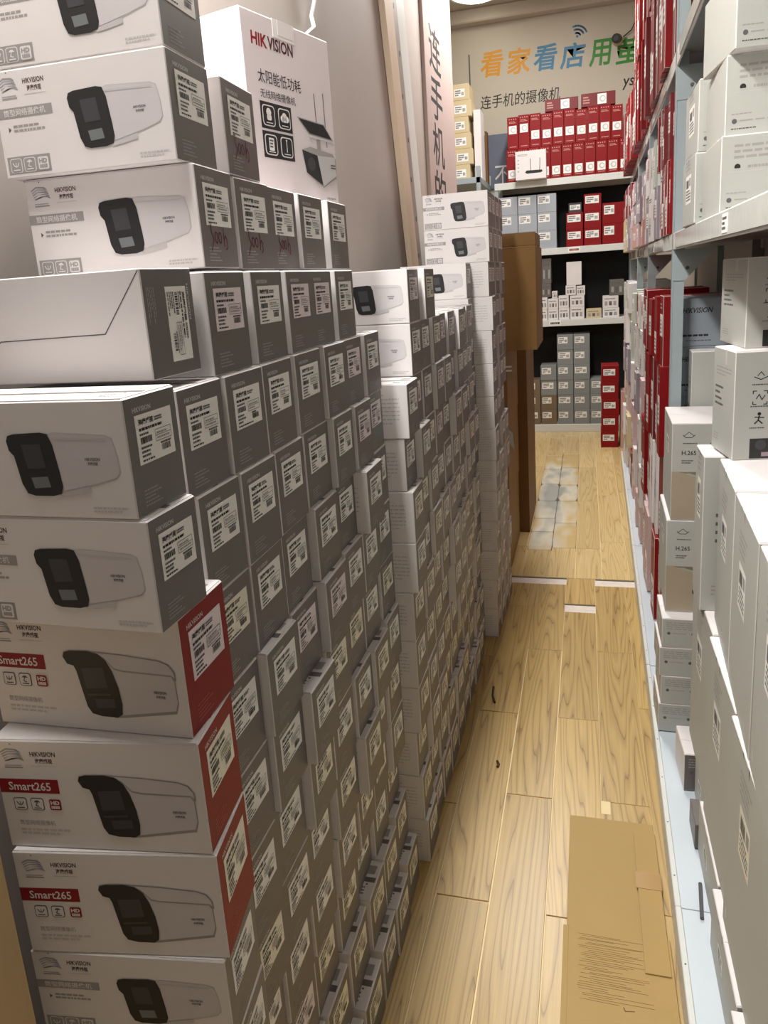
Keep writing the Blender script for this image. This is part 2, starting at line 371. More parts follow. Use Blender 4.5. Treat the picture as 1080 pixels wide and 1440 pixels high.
# small dome camera with its lead on the back wall
t = thing('wall_camera', 'small black bullet camera on the back wall by the green characters', 'camera', (.285, 7.75, 3.56))
mb = MB(); mb.bar((0, 0, 0), (0, -.05, 0), .05, BEIGE, 16); mb.obj('mount', t)
mb = MB(); mb.bar((0, -.05, 0), (-.015, -.14, -.02), .04, BLACKP, 16); mb.bar((-.0151, -.14, -.02), (-.016, -.147, -.021), .024, HEADC, 12); mb.obj('camera_head', t)
mb = MB(); pts = [(.03, -.02, 0), (.12, -.03, .06), (.17, -.03, .16), (.19, -.03, .34), (.19, -.02, .42)]
for a, b in zip(pts, pts[1:]): mb.bar(a, b, .005, BLACKP, 6)
mb.obj('lead', t)

# ------------------------------------------------------------------ camera cartons
LB = .255
def sticker(mb, x0, y0, x1, y1, seed=3):
    """shipping sticker printing inside the rectangle"""
    w, h = x1-x0, y1-y0
    X = lambda a: x0+a*w
    Y = lambda a: y0+a*h
    mb.text('海康威视', X(.07), Y(.78), .40*w, .13*h, INK, 1, off=.03)
    mb.fineprint(X(.50), Y(.79), X(.72), Y(.89), 2, DINK, seed, 1, .7)
    mb.fineprint(X(.07), Y(.66), X(.70), Y(.74), 1, INK, seed+1, 1, .7)
    mb.fineprint(X(.07), Y(.57), X(.36), Y(.63), 1, DINK, seed+2, 1, .7)
    mb.barcode(X(.08), Y(.41), X(.38), Y(.54), INK, seed, 1)
    mb.fineprint(X(.07), Y(.12), X(.36), Y(.37), 3, DINK, seed+3, 1, .55)
    for k in (.60, .48, .36): mb.rect(X(.48), Y(k), X(.92), Y(k)+.012*h, DINK, 1)
    mb.rect(X(.48), Y(.36), X(.488), Y(.612), DINK, 1); mb.rect(X(.92), Y(.36), X(.928), Y(.612), DINK, 1)
    mb.fineprint(X(.52), Y(.38), X(.88), Y(.58), 2, LINK, seed+4, 1, .4)
    mb.barcode(X(.62), Y(.14), X(.86), Y(.27), INK, seed+1, 1); mb.fineprint(X(.60), Y(.28), X(.9), Y(.33), 1, INK, seed+5, 1, .7)
    mb.fineprint(X(.07), Y(.04), X(.62), Y(.10), 1, INK, seed+6, 1, .6)
def hill_logo(mb, L, H, u, v):
    """striped grey-lilac emblem with two caption lines"""
    for k in range(5):
        a = .004+.0 ; x0 = (u+.004*k)*L; y = (1-v)*H-k*.0028
        pts = [(x0, y), (x0+.008, y+.0045-.0006*k), (x0+.02, y+.0036), (x0+.024, y+.0006), (x0+.024, y-.0008), (x0+.018, y+.0016), (x0+.008, y+.0026), (x0, y-.0016)]
        mb.poly(pts, LILAC if k % 2 else LINK, 0)
    mb.rect((u+.01)*L, (1-v)*H-.0185, (u+.095)*L, (1-v)*H-.0172, LILAC); mb.rect((u+.01)*L, (1-v)*H-.0215, (u+.10)*L, (1-v)*H-.0197, LINK)
    mb.disc((u+.055)*L, (1-v)*H+.010, .0008, INK)
def brand_block(mb, L, H, u, v, w=.125):
    mb.text('HIKVISION', u*L, (1-v)*H, w*L, .0062, mat('maroon_ink', (72, 26, 34), .5), 0, off=.02)
    mb.text('海康威视', (u+.02)*L, (1-v)*H-.0092, (w-.04)*L, .0068, mat('maroon_ink', (72, 26, 34), .5), 0, off=.02)
    mb.rect(u*L, (1-v)*H-.013, (u+w)*L, (1-v)*H-.0123, PALE)
def icons(mb, xs, y, s, mats, seed=0):
    """rounded pictogram tiles: dome, umbrella rain, HD"""
    for i, x in enumerate(xs):
        bg, fg = mats[i]
        mb.rrect(x, y, x+s, y+s, s*.18, fg, 1); mb.rrect(x+s*.06, y+s*.06, x+s*.94, y+s*.94, s*.14, bg, 2)
        if i == len(xs)-1: mb.text('HD', x+.16*s, y+.5*s, .68*s, .32*s, fg, 3, off=.05); mb.fineprint(x+.18*s, y+.16*s, x+.82*s, y+.42*s, 1, fg, 3, 3, .9)
        elif i == 0:
            mb.stroke([(x+.25*s, y+.68*s), (x+.36*s, y+.48*s), (x+.5*s, y+.42*s), (x+.64*s, y+.48*s), (x+.75*s, y+.68*s)], s*.07, fg, 3); mb.stroke([(x+.5*s, y+.42*s), (x+.5*s, y+.7*s)], s*.05, fg, 3); mb.rect(x+.22*s, y+.16*s, x+.78*s, y+.24*s, fg, 3)
        else:
            mb.poly([(x+.25*s, y+.66*s), (x+.4*s, y+.82*s), (x+.6*s, y+.82*s), (x+.75*s, y+.66*s)], fg, 3); mb.stroke([(x+.5*s, y+.66*s), (x+.38*s, y+.4*s), (x+.6*s, y+.34*s)], s*.07, fg, 3); mb.rect(x+.22*s, y+.16*s, x+.78*s, y+.24*s, fg, 3)
def art_round(mb, L, H):
    """printed bullet camera with short visor (grey range)"""
    q = lambda pts: [(a*L, (1-b)*H) for a, b in pts]
    mb.poly(q([(.63, .275), (.66, .258), (.90, .285), (.932, .31), (.948, .45), (.952, .60), (.93, .655), (.82, .715), (.74, .752), (.67, .775)]), PALE, 0)
    mb.poly(q([(.63, .28), (.66, .264), (.898, .291), (.928, .316), (.944, .45), (.948, .595), (.927, .645), (.82, .70), (.74, .735), (.67, .76)]), BODYC, 1)
    mb.poly(q([(.645, .300), (.90, .318), (.91, .332), (.65, .318)]), PALE, 2)
    mb.poly(q([(.64, .79), (.68, .765), (.80, .715), (.80, .77), (.70, .80), (.66, .81)]), PALE, 2)
    mb.poly(q([(.43, .33), (.44, .285), (.47, .27), (.60, .258), (.635, .272), (.652, .36), (.667, .6), (.672, .72), (.66, .785), (.62, .805), (.53, .805), (.495, .785), (.475, .70), (.457, .46), (.436, .41)]), HEADC, 3)
    mb.poly(q([(.50, .36), (.592, .355), (.606, .56), (.515, .57)]), LENSC, 4)
    mb.poly(q([(.525, .645), (.606, .635), (.615, .728), (.535, .74)]), LEDC, 4)
    mb.text('HIKVISION', .795*L, .50*H, .068*L, .0032, DINK, 2, off=.02); mb.text('海康威视', .806*L, .462*H, .046*L, .0034, DINK, 2, off=.02)
    mb.fineprint(.80*L, .05*H, .965*L, .11*H, 2, PALE, 4)
def art_hood(mb, L, H):
    """printed bullet camera with long hood (red range)"""
    q = lambda pts: [(a*L, (1-b)*H) for a, b in pts]
    mb.poly(q([(.58, .30), (.92, .36), (.95, .42), (.955, .70), (.94, .79), (.68, .86), (.62, .87)]), LINK, 0)
    mb.poly(q([(.58, .32), (.92, .372), (.945, .43), (.95, .69), (.935, .765), (.68, .835), (.62, .85)]), BODYC, 1)
    mb.poly(q([(.53, .292), (.70, .305), (.88, .335), (.93, .365), (.955, .43), (.958, .50), (.945, .505), (.935, .47), (.70, .455), (.655, .44), (.62, .36), (.58, .315)]), LINK, 2)
    mb.poly(q([(.53, .296), (.70, .312), (.88, .343), (.925, .372), (.948, .43), (.952, .475), (.935, .455), (.70, .44), (.658, .425), (.62, .35), (.58, .305)]), BODYC, 3)
    mb.poly(q([(.402, .35), (.41, .31), (.44, .295), (.53, .29), (.585, .31), (.622, .37), (.645, .46), (.665, .60), (.672, .74), (.665, .83), (.64, .86), (.56, .86), (.51, .84), (.49, .78), (.475, .62), (.462, .47), (.452, .425), (.42, .41)]), HEADC, 4)
    mb.poly(q([(.49, .44), (.60, .425), (.612, .60), (.50, .62)]), LENSC, 5); mb.poly(q([(.50, .665), (.62, .65), (.62, .668), (.50, .683)]), LENSC, 5)
    mb.poly(q([(.535, .705), (.635, .695), (.638, .775), (.54, .79)]), LENSC, 5)
    mb.text('HIKVISION', .84*L, .375*H, .062*L, .0034, DINK, 4, off=.02); mb.text('海康威视', .848*L, .335*H, .046*L, .0036, DINK, 4, off=.02)
PROTO = {}
def carton(kind, L, W, H, front=False, pen=None, fold=False):
    k = ('c', kind, L, W, H, front, pen, fold)
    if k in PROTO: return PROTO[k]
    end = GREY if kind == 'grey' else RED
    mb = MB(); mb.box((-L, 0, 0), (0, W, H), WHITE, .0012, {'+x': end, '-x': end, 'edge': EDGE})
    # end face print
    mb.face((0, 0, 0), (0, 1, 0), (0, 0, 1))
    mb.text('HIKVISION', .15*W, .865*H, .34*W, .042*H, PALE, 0, off=.02)
    mb.fineprint(.17*W, .06*H, .50*W, .22*H, 5, LINK if kind == 'grey' else mat('dull_red_ink', (176, 70, 64), .5), 7, 0, .35)
    if pen is not None:
        x = .22*W; y = .28*H; s = .0145
        R = random.Random(pen); j = lambda: R.uniform(-.0012, .0012)
        mb.stroke([(x, y+s*1.3+j()), (x+s*.5, y+s*1.45), (x+s*.35, y+s*.7+j()), (x+s*.8, y+s*.1), (x+s*.1, y-s*1.0+j())], .0021, PENRED, 1)
        for q in (1.35, 2.15): mb.stroke([(x+s*(q+.3*math.cos(a)), y+s*(.25+.5*math.sin(a))) for a in [i*PI/4 for i in range(9)]], .0021, PENRED, 1)
        mb.stroke([(x+s*3.0, y+s*1.2+j()), (x+s*2.95, y-s*.5)], .0021, PENRED, 1)
        mb.stroke([(x+s*2.95, y), (x+s*3.3, y+s*.5), (x+s*3.6, y+s*.2), (x+s*3.6, y-s*.6+j()), (x+s*3.3, y-s*.8)], .0021, PENRED, 1)
    # top and rear face print
    mb.face((-L, 0, H), (1, 0, 0), (0, 1, 0))
    if fold is False:
        mb.rect(.004, W*.44, L-.004, W*.56, end, 0); mb.rrect(L-.034, W*.66, L-.012, W*.86, .002, DINK, 0)
        mb.fineprint(L-.04, W*.12, L-.01, W*.34, 3, DINK, 9, 0, .5); mb.disc(L-.02, W*.38, .003, DINK)
    mb.face((-L, 0, 0), (1, 0, 0), (0, 0, 1))
    if front:
        hill_logo(mb, L, H, .04, .10); brand_block(mb, L, H, .185, .14)
        if kind == 'grey':
            mb.rect(.001, .56*H, .335*L, .655*H, LINK, 0); mb.text('筒型网络摄像机', .045*L, .575*H, .25*L, .066*H, WHITE, 1, off=.012)
            mb.poly([(.06*L, .48*H), (.06*L, .43*H), (.075*L, .455*H)], DINK); mb.fineprint(.09*L, .42*H, .28*L, .50*H, 2, LINK, 5)
            mb.rect(.02*L, .035*H, .28*L, .20*H, LINK, 0)
            icons(mb, [.035*L, .118*L, .20*L], .045*H, .018, [(LINK, WHITE), (LINK, WHITE), (WHITE, LINK)])
            art_round(mb, L, H)
        else:
            mb.rect(.001, .52*H, .30*L, .65*H, REDINK, 0); mb.text('Smart265', .05*L, .545*H, .21*L, .078*H, WHITE, 1, off=.015)
            icons(mb, [.06*L, .145*L, .235*L], .36*H, .0165, [(WHITE, DINK), (WHITE, DINK), (REDINK, WHITE)])
            mb.text('筒型网络摄像机', .07*L, .215*H, .18*L, .048*H, LINK, 0); mb.fineprint(.07*L, .12*H, .32*L, .19*H, 2, PALE, 6)
            art_hood(mb, L, H)
    else:
        mb.fineprint(.55*L, .25*H, .92*L, .85*H, 8, PALE, 11, 0, .3); mb.rect(.1*L, .30*H, .26*L, .36*H, PALE); mb.rect(.1*L, .62*H, .26*L, .68*H, PALE)
    if fold:                                  # glued bottom flaps: the gaps between them
        mb.face((-L, W, 0), (1, 0, 0), (0, -1, 0)); h = W*.56
        h = W*.44; mb.stroke([(L-.002, W-.002), (L-.055, h)], .0012, DINK); mb.stroke([(L-.055, h), (.055, h-.003)], .0012, DINK); mb.stroke([(.055, h-.003), (.002, .004)], .0012, DINK)
    PROTO[k] = mb.mesh('carton'); return PROTO[k]
def stickmesh(W, H, tint=0, seed=3, m=None):
    k = ('s', W, H, tint, seed)
    if k in PROTO: return PROTO[k]
    mb = MB(); x0, x1, y0, y1 = .17*W, .87*W, .42*H, .83*H
    mb.box((0, x0, y0), (.0004, x1, y1), [CREAM, mat('sticker_paper_warm', (238, 233, 216), .45), mat('sticker_paper_pink', (232, 220, 224), .45)][tint])
    mb.face((.0004, 0, 0), (0, 1, 0), (0, 0, 1)); sticker(mb, x0, y0, x1, y1, seed)
    PROTO[k] = mb.mesh('sticker'); return PROTO[k]
def lidmesh(L, W, kind):
    k = ('l', L, W, kind)
    if k in PROTO: return PROTO[k]
    mb = MB(); mb.box((-L+.002, .0015, 0), (-.0022, W-.0015, .0012), WHITE)
    end = GREY if kind == 'grey' else RED
    mb.face((-L, 0, .0012), (1, 0, 0), (0, 1, 0)); mb.rect(.004, W*.44, L-.004, W*.56, end, 0); mb.rect(L-.034, W*.64, L-.010, W*.86, LINK, 0)
    if kind == 'red': mb.stroke([(L-.03, W*.46), (L-.022, W*.53), (L-.014, W*.47)], .0018, WHITE, 1)
    mb.fineprint(L-.04, W*.12, L-.008, W*.34, 3, DINK, 9, 0, .5); mb.disc(L-.02, W*.385, .0025, DINK, 0, 8)
    PROTO[k] = mb.mesh('lid'); return PROTO[k]
def camera_box(label, group, loc, rz=0., kind='grey', L=LB, W=.118, H=.131, front=False, pen=None, tint=0, seed=3, fold=False, roll=0.):
    t = thing('camera_box', label, 'box', loc, rz, group)
    if roll: t.rotation_euler = (roll, 0, rz)
    put('carton', carton(kind, L, W, H-.0014, front, pen, fold), t)
    put('lid_flap', lidmesh(L, W, kind), t, (0, 0, H-.0014))
    put('shipping_sticker', stickmesh(W, H, tint, seed), t)
    return t

P = .1315
RJ = random.Random(11)
GA = 'grey-ended camera boxes of the near stack'
CX = [.751, .863, .983, 1.113, 1.245, 1.363, 1.497]
XR = [-.430, -.453, -.471, -.462, -.453] + [-.446]*9
def lab(kind, r, c, where): return f'{kind}, {ORD[r]} from the floor in the {ORF[c]} column of {where}'.replace('lowest from the floor', 'lowest')
for c, y in enumerate(CX):
    for r in range(11):
        dx = RJ.choice((0, 0, .003, -.004, .006, .012, -.006)) if r < 10 else RJ.choice((0, -.003)); tint = RJ.choice((0, 0, 0, 0, 1, 2))
        if r < 7 and c >= 2: tint = RJ.choice((0, 1, 1))
        yy = y + RJ.uniform(-.003, .003) - (.014 if r == 10 else 0)
        if c == 0: dx = RJ.choice((0, -.004, .003))
        w = .1125 if c not in (3,) else .12
        if c == 0: w = .107
        if (r, c) in ((8, 5), (4, 4), (6, 2)): dx = .022
        camera_box(lab('grey-ended camera box', r, c, 'the near stack'), GA, (XR[r]+dx, yy, r*P), RJ.uniform(-.012, .012), W=w, tint=tint, seed=3+RJ.randrange(3))
for c, y in enumerate((.842, .972, 1.103, 1.217, 1.345)):
    camera_box(f'grey-ended camera box, {ORF[c]} from the front in the twelfth row of the near stack', GA, (-.4535+RJ.uniform(-.003, .003), y, 11*P), RJ.uniform(-.008, .008), W=.1115, tint=RJ.choice((0, 0, 2)))
for c, (y, pen) in enumerate(((1.029, 2), (1.152, 3), (1.28, None), (1.43, None))):
    camera_box(['grey box handwritten 300 in red, standing second in the row below the solar box', 'grey box with fainter red handwriting, third in the row below the solar box', 'grey-ended box without handwriting, fourth in the row below the solar box', 'grey-ended box at the far end of the row below the solar box'][c], GA, (-.488+RJ.uniform(-.003, .003), y, 12*P+.003), RJ.uniform(-.02, .02), W=.116, pen=pen)
camera_box('grey-ended box handwritten in red, standing alone in front of the solar camera box', GA, (-.491, 1.024, 13*P+.005), .03, W=.114, pen=5)
# the front column, top to bottom
GF = 'boxes of the front column with printed camera faces'
camera_box('white camera box at the very top left, cut off by the photo edge', GF, (-.492, .882, 1.8465), .03, L=.25, W=.112, front=True)
camera_box('white box with printed black-fronted camera, second from the top of the front column', GF, (-.490, .879, 1.7145), .025, L=.25, W=.112, front=True)
camera_box('white camera box with red handwritten 300 on its grey end, third from the top', GF, (-.480, .899, 1.5825), .04, L=.25, W=.112, front=True, pen=1)
t = camera_box('white box lying on its side with plain folded flaps facing front and a sideways sticker', GF, (-.4675, .727, 1.5815), -.03, L=.257, W=.1232, H=.105, fold=True, roll=-PI/2)
S = .93
camera_box('white camera box with grey end just under the box lying on its side', GF, (-.428, .606, 1.336), -.01, L=.249, W=.093, H=.122, front=True)
camera_box('white camera box with grey end standing on the topmost red-ended box', GF, (-.4195, .606, 1.213), -.012, L=.249, W=.093, H=.1225, front=True)
for x, y, z, a, n in ((-.424, .641, 1.0675, .03, 'topmost'), (-.415, .634, .9232, .13, 'middle'), (-.411, .634, .779, .158, 'lowest')):
    camera_box(f'white box with red end and red Smart265 band, {n} of the three', GF, (x, y, z), a, 'red', L=.251, W=.1105, H=.144, front=True, tint=1 if n != 'topmost' else 2)
camera_box('white camera box with grey end at the bottom left, under the three red-ended boxes', GF, (-.416, .629, .6552), .137, L=.249, W=.1105, H=.1235, front=True)
for r in range(5): camera_box(f'white camera box with grey end, {ORD[r]} of the five under the front column', GF, (-.416, .630, r*.131), .12, L=.249, W=.11, H=.131, front=True)

# the middle stack
GB = 'grey-ended camera boxes of the middle stack'
for c in range(9):
    y = 1.66+.13*c
    for r in range((10, 12, 12)[c] if c < 3 else 11):
        x = [-.426, -.430, -.432, -.426, -.422][r] if r < 5 else -.418
        dx = RJ.choice((0, 0, .004, -.006, .008, .014, -.003))
        if r == 0: dx = abs(dx)+.004
        front = c == 1 and r > 9
        l = lab('grey-ended camera box', r, c, 'the middle stack')
        if front: l = ['lower', 'upper'][r-10]+' of two white boxes with printed camera on the near end of the middle stack'
        camera_box(l, GB, (x+(0 if front else dx), y+RJ.uniform(-.003, .003), r*P), RJ.uniform(-.014, .014), W=.117, front=front, tint=RJ.choice((0, 0, 1, 2) if r > 5 else (0, 1, 1)), seed=3+RJ.randrange(3))
# the tall far stack and the column in front of it
GC = 'camera boxes of the tall far stack'
PC = .1333
for r in range(12):
    camera_box(f'white camera box with printed camera just left of the tall far stack' if r == 11 else f'grey-ended camera box, {ORD[r]} in the single column between the middle and the tall stack', GC, (-.436+RJ.choice((0, .004, -.005)), 2.842, r*PC), RJ.uniform(-.01, .01), W=.117, H=.1328, front=r > 9, tint=RJ.choice((0, 1)))
for c in range(4):
    for r in range(14):
        fr = c == 0 and r > 11
        l = ['lower', 'upper'][r-12]+' of two white boxes with printed camera on top of the tall far stack' if fr else lab('grey-ended camera box', r, c, 'the tall far stack')
        dx = RJ.choice((0, 0, .003, -.006, .006, -.01)); 
        if r < 2: dx = -.012+.004*c
        camera_box(l, GC, (-.362+(0 if fr else dx), 2.972+.1235*c, r*PC), RJ.uniform(-.012, .012), W=.118, H=.1328, front=fr, tint=RJ.choice((0, 2, 0)))

# the big solar camera box on the near stack
t = thing('solar_camera_box', 'tall white box printed with a solar panel camera, standing on the near stack', 'box', (-.571, 1.293, 13*P+.004), -.268)
SW, SD, SH = .268, .20, .312
mb = MB(); mb.box((-SD, 0, 0), (0, SW, SH), WHITE, .0015, {'+x': mat('pinkish_white_card', (214, 203, 205), .5, .03, 4), 'edge': EDGE})
mb.face((0, 0, 0), (0, 1, 0), (0, 0, 1))
mb.text('HIK', .025, .258, .045, .022, REDINK, 0, off=.03, shear=.05); mb.text('VISION', .072, .258, .075, .022, mat('maroon_ink', (72, 26, 34), .5), 0, off=.03, shear=.05)
mb.text('太阳能低功耗', .035, .198, .128, .023, INK, 0, off=.004); mb.text('无线网络摄像机', .038, .173, .104, .015, INK, 0, off=.004)
for i in range(2):
    for j in range(2):
        x, y = .036+.046*i, .124-.05*j
        mb.rect(x-.003, y-.003, x+.043, y+.043, INK, 0); mb.rrect(x+.002, y+.002, x+.038, y+.038, .007, WHITE, 1); mb.rrect(x+.004, y+.004, x+.036, y+.036, .006, INK, 2)
        if (i, j) == (1, 0):
            for cx, cy, r in ((.014, .02, .006), (.02, .024, .007), (.027, .02, .006)): mb.disc(x+cx, y+cy, r, WHITE, 3)
            mb.rect(x+.013, y+.014, x+.028, y+.02, WHITE, 3)
        elif (i, j) == (0, 0): mb.disc(x+.02, y+.026, .007, WHITE, 3); mb.rrect(x+.014, y+.012, x+.027, y+.022, .003, WHITE, 3)
        elif (i, j) == (0, 1): mb.rrect(x+.013, y+.010, x+.028, y+.032, .002, WHITE, 3); mb.fineprint(x+.015, y+.014, x+.026, y+.030, 3, INK, 4, 4)
        else: mb.stroke([(x+.02, y+.012), (x+.02, y+.032)], .002, WHITE, 3); mb.disc(x+.02, y+.032, .002, WHITE, 3)
        mb.rect(x+.011, y+.007, x+.03, y+.0085, WHITE, 3)
mb.stroke([(.207, .12), (.205, .205)], .0024, DINK, 0); mb.stroke([(.238, .11), (.236, .21)], .0024, DINK, 0)
mb.poly([(.142, .155), (.232, .152), (.262, .123), (.178, .127)], LINK, 1); mb.poly([(.147, .153), (.230, .150), (.256, .126), (.180, .1295)], INK, 2)
mb.poly([(.178, .127), (.262, .123), (.262, .119), (.178, .122)], PALE, 2)
mb.rect(.202, .098, .215, .124, LINK, 1)
mb.poly([(.150, .096), (.178, .104), (.255, .098), (.266, .088), (.264, .052), (.215, .030), (.160, .055)], LINK, 3)
mb.poly([(.150, .096), (.20, .090), (.213, .034), (.160, .055)], HEADC, 4); mb.poly([(.20, .090), (.262, .092), (.263, .056), (.214, .032)], PALE, 4); mb.disc(.178, .072, .013, LENSC, 5)
mb.fineprint(.245, .068, .262, .078, 2, DINK, 3, 5)
mb.text('HIKVISION', .225, .008, .03, .004, DINK, 0)
mb.obj('carton', t)
mb = MB(); mb.box((-SD+.002, .002, 0), (-.003, SW-.002, .0016), WHITE); mb.box((-.003, .09, -.03), (.0006, .155, .0016), WHITE); mb.obj('lid_flap', t, (0, 0, SH))
mb = MB(); mb.box((.0003, .105, -.024), (.0009, .15, .002), mat('clear_tape', (222, 214, 214), .2, .02)); mb.obj('tape_seal', t, (0, 0, SH))

# ------------------------------------------------------------------ cardboard cartons
def kraft(name, label, a, b, rz=0., flap=None, tape=True, m=CARD, group=None):
    dx, dy, dz = (b[i]-a[i] for i in range(3))
    t = thing(name, label, 'cardboard box', ((a[0]), a[1], a[2]), rz, group)
    mb = MB(); mb.box((0, 0, 0), (dx, dy, dz), m, .002)
    mb.face((0, 0, 0), (1, 0, 0), (0, 0, 1)); mb.stroke([(0, dz*.985), (dx, dz*.985)], .002, CARDD)
    mb.obj('carton', t)
    if tape:
        tp = MB(); tp.box((dx*.5-.03, -.0006, dz*.72), (dx*.5+.03, 0, dz), TAPE); tp.box((dx*.5-.03, 0, dz), (dx*.5+.03, dy, dz+.0006), TAPE); tp.obj('packing_tape', t)
    if flap:
        f = MB(); f.box((.01, dy*.5, dz), (dx-.01, dy*.5+.004, dz+flap), m, .001); f.obj('carton_flap', t)
    return t
GK = 'brown cartons piled beyond the tall far stack'
kraft('brown_carton', 'brown carton lying on the floor, lowest of the pile beyond the tall stack', (-.76, 3.72, .0), (-.392, 4.30, .40), group=GK)
t = kraft('brown_carton', 'brown carton with a torn white flap, second of the pile beyond the tall stack', (-.76, 3.71, .401), (-.388, 4.30, .80), group=GK)
mb = MB(); mb.add([(.36, -.001, .33), (.392, -.001, .30), (.41, -.03, .27), (.40, -.025, .36), (.375, -.02, .385)], [(0, 1, 2, 3), (0, 3, 4)], LIPM); mb.add([(.36, -.003, .33), (.392, -.003, .30), (.41, -.032, .27), (.40, -.027, .36), (.375, -.022, .385)], [(3, 2, 1, 0), (4, 3, 0)], LIPM); mb.obj('torn_flap', t)
t = kraft('brown_carton', 'brown carton with white straps, directly under the largest top carton', (-.76, 3.72, .801), (-.385, 4.30, 1.172), group=GK)
mb = MB()
for z in (.27, .29): mb.box((.25, -.012, z), (.40, -.001, z+.007), LIPM)
mb.obj('white_strap', t)
kraft('brown_carton', 'large brown carton on top of the pile beyond the tall stack', (-.72, 3.72, 1.173), (-.232, 4.22, 1.672), group=GK)
t = kraft('brown_carton', 'shallow brown carton on the very top of the brown carton pile', (-.72, 3.74, 1.673), (-.234, 4.12, 1.735), tape=False, group=GK)
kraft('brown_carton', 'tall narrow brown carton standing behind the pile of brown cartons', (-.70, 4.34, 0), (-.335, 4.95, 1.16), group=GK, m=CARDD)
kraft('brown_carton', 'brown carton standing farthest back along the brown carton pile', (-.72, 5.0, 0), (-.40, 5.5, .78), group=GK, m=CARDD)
t = kraft('brown_carton', 'pale brown carton with a strip of old tape at the bottom left edge', (-1.0+.22, .30, 0), (-.635, .56, 1.02), tape=False, m=mat('pale_kraft_board', (204, 176, 132), .6, .06, 5))
mb = MB(); mb.face((0, 0, 0), (1, 0, 0), (0, 0, 1)); mb.poly([(.02, .70), (.10, .70), (.14, .64), (.13, .62), (.04, .66)], TAPE); mb.obj('old_tape', t)

# flattened carton on the floor against the shelf tray
t = thing('flattened_carton', 'flattened brown carton lying on the wooden floor beside the steel tray', 'cardboard', (-.05, 1.0, 0))
CARDF = mat('kraft_board_floor', (172, 142, 86), .6, .06, 5, bump=.1)
mb = MB(); mb.box((0, .24, .0005), (.226, .905, .0045), CARDF, .0008); mb.obj('main_panel', t)
mb = MB(); mb.box((.004, -.1, .005), (.234, .52, .009), CARDF, .0008)
mb.face((.004, -.1, .009), (1, 0, 0), (0, 1, 0)); R = random.Random(4)
for k in range(34):
    y = .60-k*.0052-R.uniform(0, .002)
    if y > .43: x = R.uniform(.02, .05); mb.stroke([(x, y), (x+R.uniform(.06, .15), y+R.uniform(-.002, .002))], .0009, CARDD)
mb.stroke([(.118, .43), (.121, .422), (.14, .425)], .002, CARDD); mb.stroke([(.11, .30), (.135, .303), (.14, .296)], .0016, INK)
mb.obj('lower_panel', t)
mb = MB(); mb.box((-.008, -.1, .0046), (.022, .52, .0066), CARDF, .0005); mb.obj('side_flap', t)
mb = MB(); mb.box((.172, .42, .0095), (.228, .86, .0125), CARDF, .0006); mb.obj('folded_flap', t)
mb = MB(); mb.box((.168, .66, .0128), (.23, .715, .0134), TAPE); mb.obj('packing_tape', t)
mb = MB(); mb.box((.038, 1.93, .0003), (.064, 1.985, .0006), mat('cream_sticker', (228, 206, 156), .5))
tag(mb.obj('paper_sticker'), 'small cream paper sticker on the floor above the flattened carton', 'sticker')
def scrap(label, pts, z=.004):
    mb = MB()
    for a, b in zip(pts, pts[1:]): mb.bar((a[0], a[1], z), (b[0], b[1], z), .004, mat('dark_scrap', (70, 56, 34), .8), 6)
    tag(mb.obj('floor_scrap'), label, 'scrap')
scrap('dark feather-like scrap on the floor beside the middle stack', [(-.349, 2.56), (-.345, 2.50), (-.332, 2.455)])
scrap('dark crumb on the floorboard right of the near stack', [(-.285, 2.115), (-.278, 2.10), (-.281, 2.085)])

# ------------------------------------------------------------------ steel shelving on the right
def bay(label, y0, y1, post_ends, level_x=0., parts=(1.640, 2.185), cuts=()):
    t = thing('steel_shelving', label, 'shelving', (.19+.016*(y0-1.2), y0, 0), -.016, 'steel shelving bays along the right side')
    n = y1-y0
    cs = [0]+[c-y0 for c in cuts]+[n]
    for a, b in zip(cs, cs[1:]):
        mb = MB(); mb.box((.004, a+.001, .068), (.55, b-.001, .084), TRAYM, .001); mb.box((0, a, .0), (.014, b, .088), LIPM, .002)
        for k in range(6): mb.face((.014, a, .0881), (0, 1, 0), (-1, 0, 0)); mb.disc((b-a)*(k+.5)/6, .007, .0022, DINK)
        mb.obj('tray', t)
    for z in parts:
        mb = MB(); mb.box((.062, 0, z-.012), (.55, n, z), LIPM if z < 2 else STEEL, .001); mb.box((.058, 0, z-.052), (.064, n, z), LIPM, .0015)
        s = mb.obj('shelf', t)
        mb = MB(); mb.box((.0545, .25*n, z-.047), (.0575, .95*n, z-.004), mat('clear_label_sleeve', (196, 196, 190), .15, .1, 18, bump=.5)); mb.obj('label_sleeve', s)
        if z == parts[0]:
            mb = MB(); mb.box((.0532, 0.615*n, z-.043), (.0545, 0.615*n+.06, z-.008), CREAM); mb.face((.0532, 0.615*n+.06, z-.043), (0, -1, 0), (0, 0, 1)); mb.fineprint(.005, .004, .055, .031, 3, DINK, 8); mb.obj('price_card', s)
    for y in post_ends:
        for x in (.058, .515):
            mb = MB(); q = y-y0
            mb.box((x, q-.036, 0), (x+.004, q, 2.75), STEEL, .001); mb.box((x, q-.004, 0), (x+.036, q, 2.75), STEEL, .001)
            mb.box((x+.004, q-.0375, 0), (x+.036, q-.036, 2.75), STEEL)
            p = mb.obj('post', t)
            for z in parts:
                b = MB(); vs = [(x+.002, q-.040, z-.15), (x+.038, q-.040, z-.15), (x+.13, q-.040, z-.052), (x+.002, q-.040, z-.052)]
                b.add([(a, c+d, e) for d in (0, .003) for a, c, e in vs], [(0, 1, 2, 3), (7, 6, 5, 4), (0, 4, 5, 1), (1, 5, 6, 2), (2, 6, 7, 3), (3, 7, 4, 0)], STEEL)
                b.bar((x+.045, q-.043, z-.11), (x+.045, q-.04, z-.11), .006, DINK); b.obj('bracket', p)
    return t
